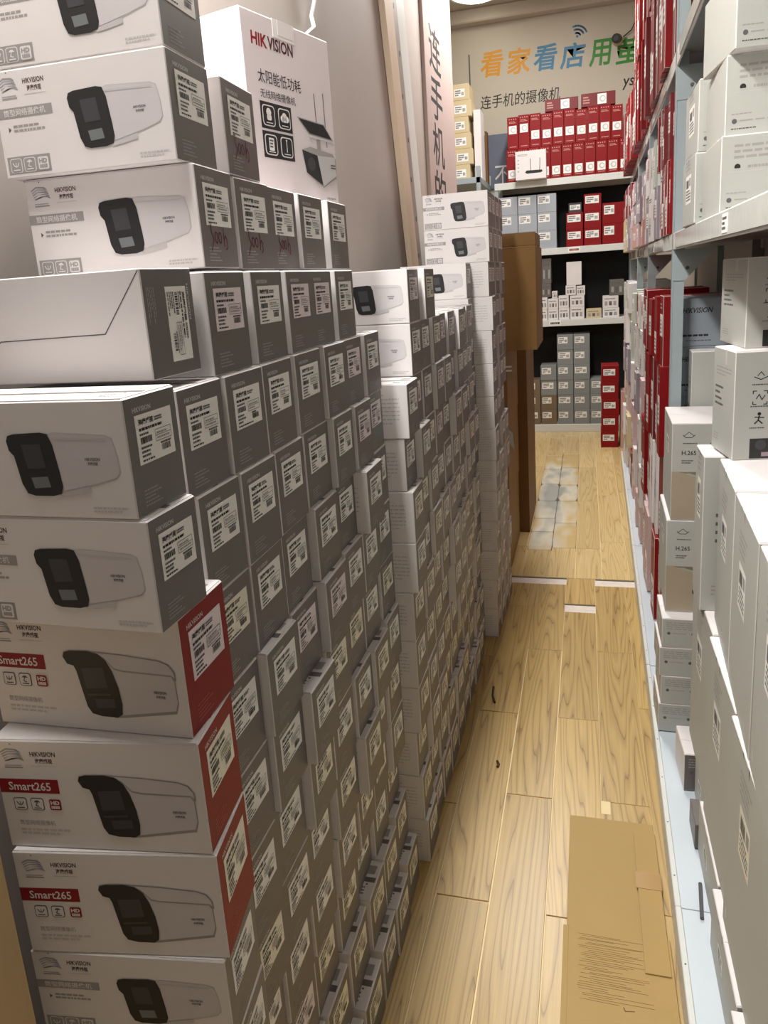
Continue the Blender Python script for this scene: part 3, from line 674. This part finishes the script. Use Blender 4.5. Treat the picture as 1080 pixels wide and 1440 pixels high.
bay('near bay of grey steel shelving with pale blue tray, white camera boxes on it', -.3, 2.66, (2.66,), cuts=(1.542,))
bay('second bay of grey steel shelving holding upright red boxes', 2.665, 3.93, (3.93,))
bay('third bay of grey steel shelving with small pale boxes', 3.935, 5.0, (5.0,))
bay('farthest bay of grey steel shelving next to the back shelves', 5.005, 6.1, (6.1,))

def case(name, label, lo, dims, rz=0., m=WHITE, group=None, cat='box', front=None, side=None, top=None, lid=True, facesm=None):
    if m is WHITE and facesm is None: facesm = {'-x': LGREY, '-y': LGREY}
    """box whose near-left-bottom corner is lo; front = camera side, side = aisle side"""
    dx, dy, dz = dims; t = thing(name, label, cat, lo, rz, group)
    h = dz-(.0012 if lid else 0)
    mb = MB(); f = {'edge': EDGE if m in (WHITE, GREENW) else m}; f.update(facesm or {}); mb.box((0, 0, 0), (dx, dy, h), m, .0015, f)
    if front: mb.face((0, 0, 0), (1, 0, 0), (0, 0, 1)); front(mb, dx, h)
    if side: mb.face((0, dy, 0), (0, -1, 0), (0, 0, 1)); side(mb, dy, h)
    mb.obj('carton', t)
    if lid:
        mb = MB(); mb.box((.002, .002, 0), (dx-.002, dy-.0025, .0012), m)
        mb.face((0, 0, .0012), (1, 0, 0), (0, 1, 0)); mb.stroke([(.003, dy*.5), (min(.05, dx*.3), dy*.46)], .0012, LINK); mb.obj('lid_flap', t, (0, 0, h))
    return t
def f_notice(seed):
    def f(mb, w, h):
        for k in range(3): mb.fineprint(.025, h*.90-.011*(k+1), .17, h*.90-.011*k, 1, LINK, seed+k, 0, .45); mb.fineprint(.18, h*.90-.011*(k+1), .33, h*.90-.011*k, 1, LINK, seed+k+5, 0, .45)
        mb.disc(.032, h*.60, .006, INK, 0); mb.rect(.026, h*.60-.006, .038, h*.60-.003, LGREY, 1); mb.fineprint(.052, h*.57, .10, h*.62, 1, LINK, seed, 0, .7)
        mb.rect(.10, h*.57, .113, h*.63, INK, 0); mb.rect(.103, h*.58, .109, h*.60, WHITE, 1); mb.fineprint(.155, h*.58, .22, h*.64, 1, LINK, seed+4, 0, .7)
        mb.rect(.015, h*.54, .24, h*.543, PALE)
        mb.fineprint(.012, h*.255, .06, h*.285, 1, LINK, 5, 0, .5); mb.disc(.018, h*.18, .005, DINK); mb.fineprint(.028, h*.165, .24, h*.20, 1, LINK, 9, 0, .5); mb.fineprint(.012, h*.07, .06, h*.10, 1, DINK, 6, 0, .5)
    return f
def f_icons265(mb, w, h):
    """icons, H.265 and a floor picture with a small dark camera"""
    mb.stroke([(.03, h*.885), (.038, h*.86), (.055, h*.86), (.064, h*.885)], .0018, INK); mb.stroke([(.034, h*.878), (.047, h*.915), (.06, h*.878)], .0016, INK); mb.fineprint(.03, h*.79, .07, h*.81, 1, DINK, 2)
    mb.stroke([(.118, h*.92), (.125, h*.87)], .002, DINK); mb.fineprint(.105, h*.79, .145, h*.81, 1, DINK, 3)
    mb.text('H.265', .028, h*.68, .04, .014, INK, 0, off=.01); mb.fineprint(.028, h*.59, .06, h*.635, 2, DINK, 4)
    a = mat('printed_floor_tan', (168, 154, 134), .5, .1, 12); mb.rect(.001, .004, w-.002, h*.51, a)
    mb.poly([(.02, h*.505), (w-.003, h*.40), (w-.003, h*.505)], mat('printed_green_dark', (72, 82, 66), .5)); mb.poly([(.03, h*.49), (w-.003, h*.36), (w-.003, h*.38), (.05, h*.495)], mat('printed_green_pale', (160, 168, 150), .5), 1)
    mb.rrect(w*.46, h*.20, w*.72, h*.34, .008, HEADC, 2); mb.rrect(w*.50, h*.23, w*.60, h*.29, .003, LINK, 3)
def s_sticker(pos=(.5, .5), size=(.08, .07), warm=0, logo=True):
    """aisle side: grey notice lines, a white sticker with bars"""
    def f(mb, w, h):
        cx, cy = pos[0]*w, pos[1]*h; a, b = size
        mb.rect(cx-a/2, cy-b/2, cx+a/2, cy+b/2, mat('sticker_paper_warm', (238, 233, 216), .45) if warm else CREAM, 0)
        mb.barcode(cx-a*.4, cy+b*.05, cx+a*.05, cy+b*.35, DINK, 3, 1); mb.fineprint(cx-a*.4, cy-b*.42, cx+a*.4, cy, 4, DINK, 5, 1, .5); mb.rect(cx+a*.15, cy+b*.1, cx+a*.4, cy+b*.38, LINK, 1)
        if logo: mb.fineprint(cx-a*.6, cy+b*.65, cx+a*.5, cy+b*1.2, 4, LINK, 6, 0, .4)
        mb.rect(w*.06, h*.06, w*.10, h*.11, PALE); mb.poly([(w*.44, h), (w*.47, h), (w*.455, h-.022)], DINK); mb.poly([(w*.30, h), (w*.33, h), (w*.325, h-.012)], DINK)
    return f
def f_features(mb, w, h):
    """column of line icons and a dark picture at the corner"""
    x = min(.055, w*.5)
    mb.stroke([(x-.014, h*.77), (x, h*.745), (x+.014, h*.77)], .002, INK); mb.stroke([(x-.007, h*.78), (x, h*.815), (x+.007, h*.78)], .0018, INK); mb.fineprint(x-.018, h*.69, x+.02, h*.71, 1, DINK, 2)
    for sx in (-1, 1):
        for sy in (-1, 1): mb.stroke([(x+sx*.015, h*.58+sy*.009), (x+sx*.015, h*.58+sy*.015), (x+sx*.008, h*.58+sy*.015)], .002, INK)
    mb.stroke([(x-.008, h*.57), (x-.002, h*.61), (x+.004, h*.56), (x+.01, h*.60)], .002, INK); mb.fineprint(x-.02, h*.49, x+.02, h*.51, 1, DINK, 3)
    mb.disc(x, h*.43, .004, INK); mb.stroke([(x, h*.41), (x-.002, h*.37), (x-.009, h*.34)], .003, INK); mb.stroke([(x-.001, h*.37), (x+.007, h*.34)], .003, INK); mb.stroke([(x-.009, h*.40), (x+.01, h*.395)], .0025, INK); mb.fineprint(x-.02, h*.29, x+.012, h*.31, 1, DINK, 4)
    mb.rect(x-.018, .003, w-.002, h*.20, mat('printed_night_street', (44, 44, 44), .5, .4, 30)); mb.disc(x+.006, h*.14, .012, LENSC, 1); mb.rect(x+.008, h*.03, x+.03, h*.07, mat('printed_mauve', (160, 140, 150), .5), 1)
def s_text(mb, w, h):
    mb.rect(w*.55, h*.86, w*.63, h, PALE); mb.fineprint(w*.15, h*.74, w*.85, h*.84, 3, LINK, 3, 0, .4)
    mb.fineprint(w*.12, h*.44, w*.5, h*.66, 4, DINK, 8, 0, .4); mb.fineprint(w*.1, h*.10, w*.5, h*.18, 3, LINK, 9, 0, .4)

GN = 'large white camera boxes on the near shelving bay'
# upper shelf
for k, (x, y, z, a) in enumerate(((.272, 1.76, 1.6405, 0), (.280, 1.78, 1.7975, .0), (.288, 1.74, 1.9545, .10))):
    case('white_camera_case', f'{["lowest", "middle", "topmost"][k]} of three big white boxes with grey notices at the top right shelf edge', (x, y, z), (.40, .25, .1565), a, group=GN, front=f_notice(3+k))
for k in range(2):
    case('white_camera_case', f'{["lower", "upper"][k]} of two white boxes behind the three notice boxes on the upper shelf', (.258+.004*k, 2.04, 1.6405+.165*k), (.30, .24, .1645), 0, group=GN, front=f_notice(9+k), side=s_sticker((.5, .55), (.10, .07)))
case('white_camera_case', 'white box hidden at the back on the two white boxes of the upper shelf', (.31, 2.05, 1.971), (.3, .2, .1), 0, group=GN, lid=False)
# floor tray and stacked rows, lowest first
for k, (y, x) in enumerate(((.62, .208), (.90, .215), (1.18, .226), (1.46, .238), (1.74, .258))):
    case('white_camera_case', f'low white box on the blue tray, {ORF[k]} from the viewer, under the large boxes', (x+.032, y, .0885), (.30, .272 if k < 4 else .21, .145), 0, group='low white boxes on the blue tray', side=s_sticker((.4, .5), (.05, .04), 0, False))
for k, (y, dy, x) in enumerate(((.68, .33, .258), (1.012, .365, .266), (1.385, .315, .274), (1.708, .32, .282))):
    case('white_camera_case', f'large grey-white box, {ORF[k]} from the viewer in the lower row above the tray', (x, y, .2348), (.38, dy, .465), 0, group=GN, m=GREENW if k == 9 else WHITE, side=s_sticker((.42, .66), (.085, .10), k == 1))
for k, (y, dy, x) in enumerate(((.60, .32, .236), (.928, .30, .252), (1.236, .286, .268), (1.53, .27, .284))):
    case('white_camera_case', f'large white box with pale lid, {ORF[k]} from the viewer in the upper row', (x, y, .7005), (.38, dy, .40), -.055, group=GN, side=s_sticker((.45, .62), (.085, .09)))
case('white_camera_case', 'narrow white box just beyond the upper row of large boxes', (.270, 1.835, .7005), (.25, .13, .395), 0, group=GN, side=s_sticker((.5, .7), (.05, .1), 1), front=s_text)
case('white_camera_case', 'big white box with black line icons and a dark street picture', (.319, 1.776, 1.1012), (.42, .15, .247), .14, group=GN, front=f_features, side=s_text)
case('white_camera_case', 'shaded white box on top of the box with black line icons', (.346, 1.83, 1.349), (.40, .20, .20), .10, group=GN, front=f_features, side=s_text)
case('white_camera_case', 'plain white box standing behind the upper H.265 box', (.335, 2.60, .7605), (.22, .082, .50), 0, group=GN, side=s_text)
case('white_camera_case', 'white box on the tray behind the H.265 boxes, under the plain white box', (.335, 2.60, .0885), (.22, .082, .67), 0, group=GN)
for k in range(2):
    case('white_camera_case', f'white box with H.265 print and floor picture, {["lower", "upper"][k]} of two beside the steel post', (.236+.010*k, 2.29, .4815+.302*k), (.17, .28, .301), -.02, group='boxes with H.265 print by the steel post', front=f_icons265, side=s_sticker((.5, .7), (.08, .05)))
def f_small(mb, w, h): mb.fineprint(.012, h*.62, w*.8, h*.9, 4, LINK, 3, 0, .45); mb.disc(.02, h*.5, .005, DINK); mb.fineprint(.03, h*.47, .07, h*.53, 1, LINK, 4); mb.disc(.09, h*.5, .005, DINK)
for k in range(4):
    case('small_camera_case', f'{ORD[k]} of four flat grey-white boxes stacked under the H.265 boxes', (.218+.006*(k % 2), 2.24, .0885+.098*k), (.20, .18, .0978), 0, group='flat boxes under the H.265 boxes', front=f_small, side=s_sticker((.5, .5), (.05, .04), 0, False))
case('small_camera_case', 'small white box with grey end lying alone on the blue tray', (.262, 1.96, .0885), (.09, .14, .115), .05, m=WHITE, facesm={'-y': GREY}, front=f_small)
case('small_camera_case', 'little grey printed box on the blue tray beside the low white boxes', (.262, 1.735, .0885), (.022, .10, .07), .0, m=GREY, facesm={'edge': GREY}, side=None, lid=False, front=None)
mb = MB(); mb.bar((0, 0, .004), (.0, .105, .004), .0045, DINK, 6)
t = put('grey_rod', mb.mesh('grey_rod'), None, (.250, 1.515, .0845), -.1); tag(t, 'short grey metal rod lying on the blue tray near the tray joint', 'rod')
# recorder boxes behind the post
def f_nvr(mb, w, h): mb.text('HIKVISION', .008, h*.70, .095, .018, INK, 0, off=.02, shear=.25); mb.fineprint(.01, h*.20, .11, h*.26, 1, INK, 5, 0, .7); mb.fineprint(.02, h*.1, .1, h*.14, 1, DINK, 6)
NV = mat('blue_grey_card', (136, 144, 152), .5, .04, 5)
zz = .0885
for k, h in enumerate((.33, .33, .19, .16, .17, .16)):
    case('recorder_box', f'blue-grey recorder box, {ORD[k]} of the pile standing behind the first steel post', (.305, 2.69, zz), (.42, .24, h-.0005), 0, m=NV, group='recorder boxes behind the steel post', front=f_nvr, facesm={'edge': NV}); zz += h

# ---- upright boxes further down the shelving; every one has its own sticker
PINKC = mat('pinkish_card', (206, 178, 178), .5, .05, 8); MAUVE = mat('mauve_grey_card', (150, 140, 150), .5, .05, 8); SALM = mat('salmon_card', (198, 150, 140), .5, .05, 8); DKRED = mat('dark_red_card', (112, 22, 28), .45, .05, 8)
MNAME = {'red_print': 'red', 'white_card': 'white', 'pinkish_card': 'pinkish', 'mauve_grey_card': 'mauve-grey', 'salmon_card': 'salmon', 'dark_red_card': 'dark red', 'beige_card': 'beige', 'pale_green_card': 'pale green', 'grey_print': 'grey'}
def run(where, group, x, y0, y1, z0, layers, mats, wr, seed, name='upright_box', depth=.26, jx=.02, rmax=.04):
    """boxes side by side from y0 to y1, layered upwards; layers = heights"""
    R = random.Random(seed); z = z0
    for li, h in enumerate(layers):
        y = y0; k = 0
        while y < y1-wr[0]*.7:
            wd = min(R.uniform(*wr), y1-y); m = R.choice(mats[li] if isinstance(mats[0], (list, tuple)) else mats); hh = h*(1 if li < len(layers)-1 else R.uniform(.86, 1))
            xx = x+R.uniform(0, jx); lb = f'{MNAME[m.name]} box, {ORF[k]} from the near end, {["bottom", "second", "third", "fourth", "fifth", "sixth"][li]} layer, {where}'
            a = R.uniform(-rmax, rmax); slot = wd; wd = (slot-.0015-depth*abs(math.sin(a)))/math.cos(a); t = thing(name, lb, 'box', (xx, y+(depth*-math.sin(a) if a < 0 else 0), z), a, group)
            mb = MB(); mb.box((0, 0, 0), (depth, wd, hh-.0006), m, .0012, {'edge': EDGE if R.random() < .5 else m})
            if R.random() < .5: mb.face((0, wd, 0), (0, -1, 0), (0, 0, 1)); mb.fineprint(wd*.2, hh*.8, wd*.8, hh*.9, 2, PALE if m in (RED, DKRED, MAUVE, GREY) else DINK, k, 0, .5)
            mb.obj('carton', t)
            mb = MB(); a = hh*R.choice((.12, .35, .42)); mb.box((-.0006, wd*.18, a), (0, wd*.82, a+hh*R.uniform(.3, .42)), CREAM if m not in (WHITE,) else SALM if R.random() < .3 else PALE)
            mb.face((-.0006, wd*.82, a), (0, -1, 0), (0, 0, 1)); mb.fineprint(.1*wd, .03*hh, .52*wd, .25*hh, 4, DINK, k, 0, .5); mb.obj('sticker', t)
            y += slot; k += 1
        z += h
run('below the shelf, second bay', 'boxes in the second bay', .262, 2.945, 3.88, .0885, (.36, .37, .35, .27), [[RED, WHITE, PINKC, DKRED], [RED, WHITE, RED], [RED, RED, DKRED], [RED, RED, RED]], (.09, .15), 4, jx=.03)
run('below the shelf, third bay', 'boxes in the third bay', .262, 3.96, 4.95, .0885, (.2, .22, .24, .22, .24, .2), [[WHITE, DKRED, PINKC], [RED, WHITE, WHITE], [WHITE, PINKC], [WHITE, PINKC, MAUVE], [PINKC, GREENW, WHITE], [RED, WHITE, GREENW]], (.10, .17), 5, jx=.04)
run('below the shelf, farthest bay', 'boxes in the farthest bay', .262, 5.03, 6.05, .0885, (.24, .22, .24, .22, .24, .2), [[RED, WHITE], [WHITE, BEIGE], [WHITE, PINKC], [MAUVE, PINKC], [WHITE, PINKC], [GREENW, MAUVE, WHITE]], (.11, .18), 6, jx=.05)
run('near end of second bay shelf', 'boxes on the first shelf', .262, 2.70, 3.15, 1.6412, (.24, .22), [[RED, WHITE], [RED, DKRED]], (.05, .08), 7, jx=.015)
run('middle of second bay shelf', 'boxes on the first shelf', .262, 3.16, 3.88, 1.6412, (.20, .20), [[WHITE, MAUVE, WHITE], [WHITE, GREENW, WHITE]], (.08, .13), 8)
run('on the third bay shelf', 'boxes on the first shelf', .262, 3.96, 4.95, 1.6412, (.12, .12, .12), [[PINKC, SALM], [MAUVE, PINKC], [MAUVE, MAUVE, PINKC]], (.11, .16), 9)
run('on the farthest bay shelf', 'boxes on the first shelf', .262, 5.03, 6.05, 1.6412, (.22, .2), [[BEIGE, PINKC, MAUVE], [RED, RED, MAUVE]], (.11, .16), 10)
run('high shelf, second bay', 'red boxes on the high shelf', .255, 2.70, 3.875, 2.1862, (.40, .38), [[RED, RED, DKRED], [RED, DKRED]], (.05, .10), 12, jx=.03, rmax=.03)
run('high shelf, third bay', 'red boxes on the high shelf', .255, 3.96, 4.945, 2.1862, (.40, .36), [[RED, DKRED, RED], [RED, RED, DKRED]], (.06, .11), 13, jx=.03, rmax=.03)
run('high shelf, farthest bay', 'red boxes on the high shelf', .255, 5.03, 6.05, 2.1862, (.40,), [[RED, DKRED, RED]], (.08, .12), 14, jx=.03, rmax=.03)

# ------------------------------------------------------------------ shelving at the back wall
t = thing('back_shelving', 'wide white-edged shelving against the back wall under the slogan', 'shelving', (-.82, 7.29, 0))
for z, d in ((2.365, .06), (1.75, .06), (1.085, .058), (.074, .074)):
    mb = MB(); mb.box((.02, 0, z-.015), (1.24, .44, z), LIPM, .001); mb.box((.0, -.008, z-d), (1.26, 0, z), LIPM, .002); s = mb.obj('shelf', t)
    if z in (1.75, 1.085):
        x = .66 if z > 1.5 else .48
        mb = MB(); mb.box((x, -.0105, z-.052), (x+.11, -.0082, z-.004), CREAM); mb.face((x, -.0105, z-.052), (1, 0, 0), (0, 0, 1)); mb.fineprint(.012, .012, .10, .036, 1, REDINK if z > 1.5 else INK, 4, 0, .8); mb.obj('price_card', s)
for x in (0., 1.22):
    for y in (.0, .41): mb = MB(); mb.box((x, y, 0), (x+.03, y+.03, 2.348), STEEL, .001); mb.obj('post', t)
mb = MB(); mb.box((.01, .442, .08), (1.25, .448, 2.3), DARK); mb.obj('back_panel', t)
def goods(name, label, r, y, d, m, group, st=None, front=None, spine=None, rz=0.):
    x0, x1, z0, z1 = r; w, h = x1-x0-.003, z1-z0-.0006
    t = thing(name, label, 'box', (x0+.0015, y, z0), rz, group)
    mb = MB(); mb.box((0, 0, 0), (w, d, h), m, .002, {'edge': EDGE if m is WHITE else m}); mb.face((0, 0, 0), (1, 0, 0), (0, 0, 1))
    if front: front(mb, w, h)
    mb.obj('carton', t)
    if st:
        a, b, c, e = st; mb = MB(); mb.box((a*w, -.0006, b*h), (c*w, 0, e*h), CREAM); mb.face((a*w, -.0006, b*h), (1, 0, 0), (0, 0, 1))
        W_, H_ = (c-a)*w, (e-b)*h
        if spine: mb.disc(W_*.55, H_*.5, min(W_, H_)*.36, PALE, 0); mb.disc(W_*.6, H_*.5, min(W_, H_)*.22, CREAM, 1)
        else: mb.fineprint(W_*.08, H_*.12, W_*.62, H_*.9, 3, DINK, 3, 0, .6); mb.barcode(W_*.68, H_*.2, W_*.92, H_*.6, DINK, 3)
        mb.obj('sticker', t)
    return t
def f_spine(mb, w, h):
    for k in range(4): mb.disc(w*(.2+.2*k), h*.93, w*.05, SALM)
    mb.fineprint(w*.18, h*.80, w*.82, h*.87, 2, SALM, 5, 0, .5); mb.fineprint(w*.2, h*.06, w*.8, h*.10, 1, SALM, 6)
GR = 'red boxes standing on the top shelf of the back shelving'
for i in range(10):
    x0 = -.691+.101*i
    goods('red_spine_box', f'upright red box with sticker, {ORF[i]} from the left, upper row, top back shelf', (x0, x0+.1005, 2.651, 2.935+(.004 if i % 3 else -.006)), 7.30, .22, RED, GR, (.14, .48 if i < 2 else .25, .86, .73 if i < 2 else .5), f_spine, True)
for i in range(11):
    x0 = -.705+.0992*i
    goods('red_spine_box', f'upright red box with sticker, {ORF[i]} from the left, lower row, top back shelf', (x0, x0+.0987, 2.3655, 2.6505), 7.30, .22, RED, GR, (.14, .12, .86, .38), f_spine, True)
for i, r in enumerate(((-.351, -.061, 2.94, 3.04), (-.037, .257, 2.94, 3.05))):
    goods('red_spine_box', f'red box lying flat, {["left", "right"][i]} one of two on top of the upright red boxes', r, 7.31, .2, DKRED, GR, (.48, .12, .74, .88), lambda mb, w, h: mb.fineprint(w*.06, h*.2, w*.25, h*.8, 3, SALM, 5, 0, .5), True)
t = thing('router_box', 'white box picturing a black wireless router in front of the red boxes', 'box', (-.61, 7.283, 2.3655))
mb = MB(); mb.box((-.004, -.10, 0), (.268, -.002, .245), WHITE, .002, {'edge': EDGE}); mb.face((-.004, -.10, 0), (1, 0, 0), (0, 0, 1))
mb.poly([(.085, .062), (.10, .078), (.235, .074), (.24, .058), (.22, .05), (.10, .05)], BLACKP); mb.stroke([(.135, .075), (.133, .175)], .005, BLACKP); mb.stroke([(.215, .075), (.219, .175)], .005, BLACKP)
for k in range(4): mb.disc(.025, .17-.032*k, .006, LINK)
mb.fineprint(.02, .20, .11, .22, 2, LINK, 3); mb.obj('carton', t)
GG = 'grey boxes on the second shelf of the back shelving'; BG = mat('pale_blue_grey_card', (164, 170, 178), .5, .04, 6)
for r in range(3):
    for c in range(3):
        if c < 2 and r == 0: pass
        x0 = -.79+.177*c
        goods('grey_box', f'pale grey box, {["left", "middle", "right"][c]} one of the {["bottom", "middle", "top"][r]} row on the second back shelf', (x0, x0+.175, 1.7505+.163*r, 1.9133+.163*r), 7.31, .25, BG, GG, (.06, .48, .66, .90))
GRD = 'red boxes on the second shelf of the back shelving'
for i, (x0, x1, z0, z1) in enumerate(((-.176, -.023, 1.7505, 1.9015), (-.176, -.023, 1.9015, 2.0525), (-.017, .138, 1.7505, 1.9015), (-.017, .138, 1.9015, 2.0525), (-.017, .138, 2.0525, 2.2035), (.145, .336, 1.7505, 1.93), (.145, .336, 1.93, 2.112))):
    goods('red_box', ['lower red box of the left pair', 'upper red box of the left pair', 'lowest red box of the middle pile of three', 'second red box of the middle pile of three', 'top red box of the middle pile of three', 'lower red box of the wide right pair', 'upper red box of the wide right pair'][i]+' on the second back shelf', (x0, x1, z0, z1), 7.31, .25, RED, GRD, (.08, .45, .86 if x0 < .1 else .55, .88))
goods('dark_box', 'dark grey box on top of the left pair of red boxes on the back shelf', (-.154, -.035, 2.0525, 2.14), 7.34, .2, mat('charcoal_card', (62, 62, 66), .5), GRD, (.1, .3, .9, .8))
GW = 'small boxes on the third shelf of the back shelving'
third = [(-.45, -.354, 1.0855, 1.187), (-.351, -.254, 1.0855, 1.187), (-.252, -.152, 1.0855, 1.195), (-.148, -.014, 1.0855, 1.20), (-.45, -.352, 1.187, 1.303), (-.35, -.254, 1.187, 1.288), (-.252, -.156, 1.195, 1.309), (-.148, -.014, 1.20, 1.305), (-.314, -.262, 1.288, 1.355), (-.187, -.09, 1.309, 1.40), (-.088, -.007, 1.305, 1.391), (-.178, -.038, 1.40, 1.615)]
words = ['first small white box of the bottom row', 'second small white box of the bottom row', 'third small white box of the bottom row', 'wide white box ending the bottom row', 'first small white box of the second row', 'second small white box of the second row', 'third small white box of the second row', 'wide white box ending the second row', 'single tiny white box of the third row', 'left of two little white boxes under the tall white carton', 'right of two little white boxes under the tall white carton', 'tall plain white carton']
def f_pict(mb, w, h):
    for k in range(3): mb.rect(w*(.12+.28*k), h*.2, w*(.30+.28*k), h*.55, LINK if k != 1 else DINK)
    mb.fineprint(w*.1, h*.68, w*.8, h*.82, 1, DINK, 4)
for i, r in enumerate(third): goods('small_white_box', words[i]+' on the third back shelf', r, 7.32, .16, WHITE, GW, None, f_pict if i != 11 else None)
for r, l, m in (((-.41, -.32, 1.303, 1.43), 'lower grey box at the left end of the third back shelf', GREY), ((-.402, -.315, 1.43, 1.66), 'tall grey box at the left end of the third back shelf', GREY), ((.0, .142, 1.0855, 1.17), 'flat beige box with three small pictures on the third back shelf', BEIGE), ((.15, .30, 1.0855, 1.173), 'lower of two wide white boxes at the right of the third back shelf', WHITE), ((.15, .292, 1.173, 1.284), 'upper of two wide white boxes at the right of the third back shelf', WHITE), ((.21, .34, 1.284, 1.43), 'grey box on the wide white boxes at the right of the third back shelf', GREY)):
    goods('small_box', l, r, 7.32, .2, m, GW, None, f_pict)
GT = 'grey boxes on the bottom shelf of the back shelving'
for c, (x0, n) in enumerate(((-.585, 3), (-.43, 4), (-.272, 6), (-.118, 6), (.036, 3))):
    for r in range(n):
        m = mat('brown_grey_card', (120, 104, 84), .5, .05, 6) if c == 1 and r < 2 or c == 0 else mat('greenish_grey_card', (134, 138, 138), .5, .05, 6)
        goods('grey_box', f'grey-brown box, {ORD[r]} in the {ORF[c]} pile from the left on the bottom back shelf', (x0, x0+.152, .0745+.145*r, .2193+.145*r), 7.30+.004*((r*c) % 3), .25, m, GT, (.08, .42, .66 if (r+c) % 3 else .8, .84), None, None, .01*((r+c) % 3-1))
GQ = 'small red boxes in the tower by the back shelving'
for r in range(5):
    goods('red_box', f'red box, {ORD[r]} in the tower on the floor before the back shelf', (.122+.004*(r % 3), .268+.004*(r % 3), .0005+.144*r, .1443+.144*r), 6.6, .24, RED, GQ, (.1, .42, .78, .80))
goods('salmon_box', 'salmon-coloured narrow box standing beside the red tower at the back', (.285, .345, .0, .50), 6.58, .2, SALM, None)
# left of the back shelving: high shelf with beige boxes
t = thing('side_shelving', 'grey steel shelving in the back left corner carrying beige boxes', 'shelving', (-1.5, 6.75, 0))
mb = MB(); mb.box((0, 0, 2.33), (.62, .8, 2.38), STEEL, .002); mb.obj('shelf', t)
for x in (0., .585):
    for y in (0, .765): mb = MB(); mb.box((x, y, 0), (x+.035, y+.035, 2.47), STEEL, .001); mb.obj('post', t)
for k in range(6):
    goods('beige_box', f'beige box, {ORD[k]} of the stack in the high back left corner', (-1.17+.012*(k % 2), -.985+.014*((k*2) % 3), 2.3805+.132*k, 2.512+.132*k), 6.9, .3, BEIGE, 'beige boxes in the back left corner', (.3, .2, .8, .7))
goods('white_panel_box', 'flat white box standing upright beside the beige boxes', (-.95, -.885, 2.3805, 2.96), 6.95, .24, WHITE, None)
for k in range(3):
    mb = MB(); mb.box((0, 0, 0), (.018, .12, .40+.03*k), CARDD if k != 1 else BEIGE, .001); o = put('brown_board', mb.mesh('brown_board'), None, (-.948+.024*k, 7.28+.02*k, 2.3805), 0)
    tag(o, f'{["left", "middle", "right"][k]} brown board of three standing between the beige stack and the red boxes', 'board', 'brown boards in the back left corner')
t = thing('blue_grey_sign', 'blue-grey sign board with a white character left of the red boxes', 'sign', (-.98, 7.715, 2.37))
mb = MB(); mb.box((0, 0, 0), (.33, .02, .50), mat('blue_grey_board', (104, 110, 128), .5, .06, 4), .002); mb.obj('board', t)
mb = MB(); mb.face((0, 0, 0), (1, 0, 0), (0, 0, 1)); mb.text('不', .12, .02, .15, .19, WHITE); mb.obj('character', t)
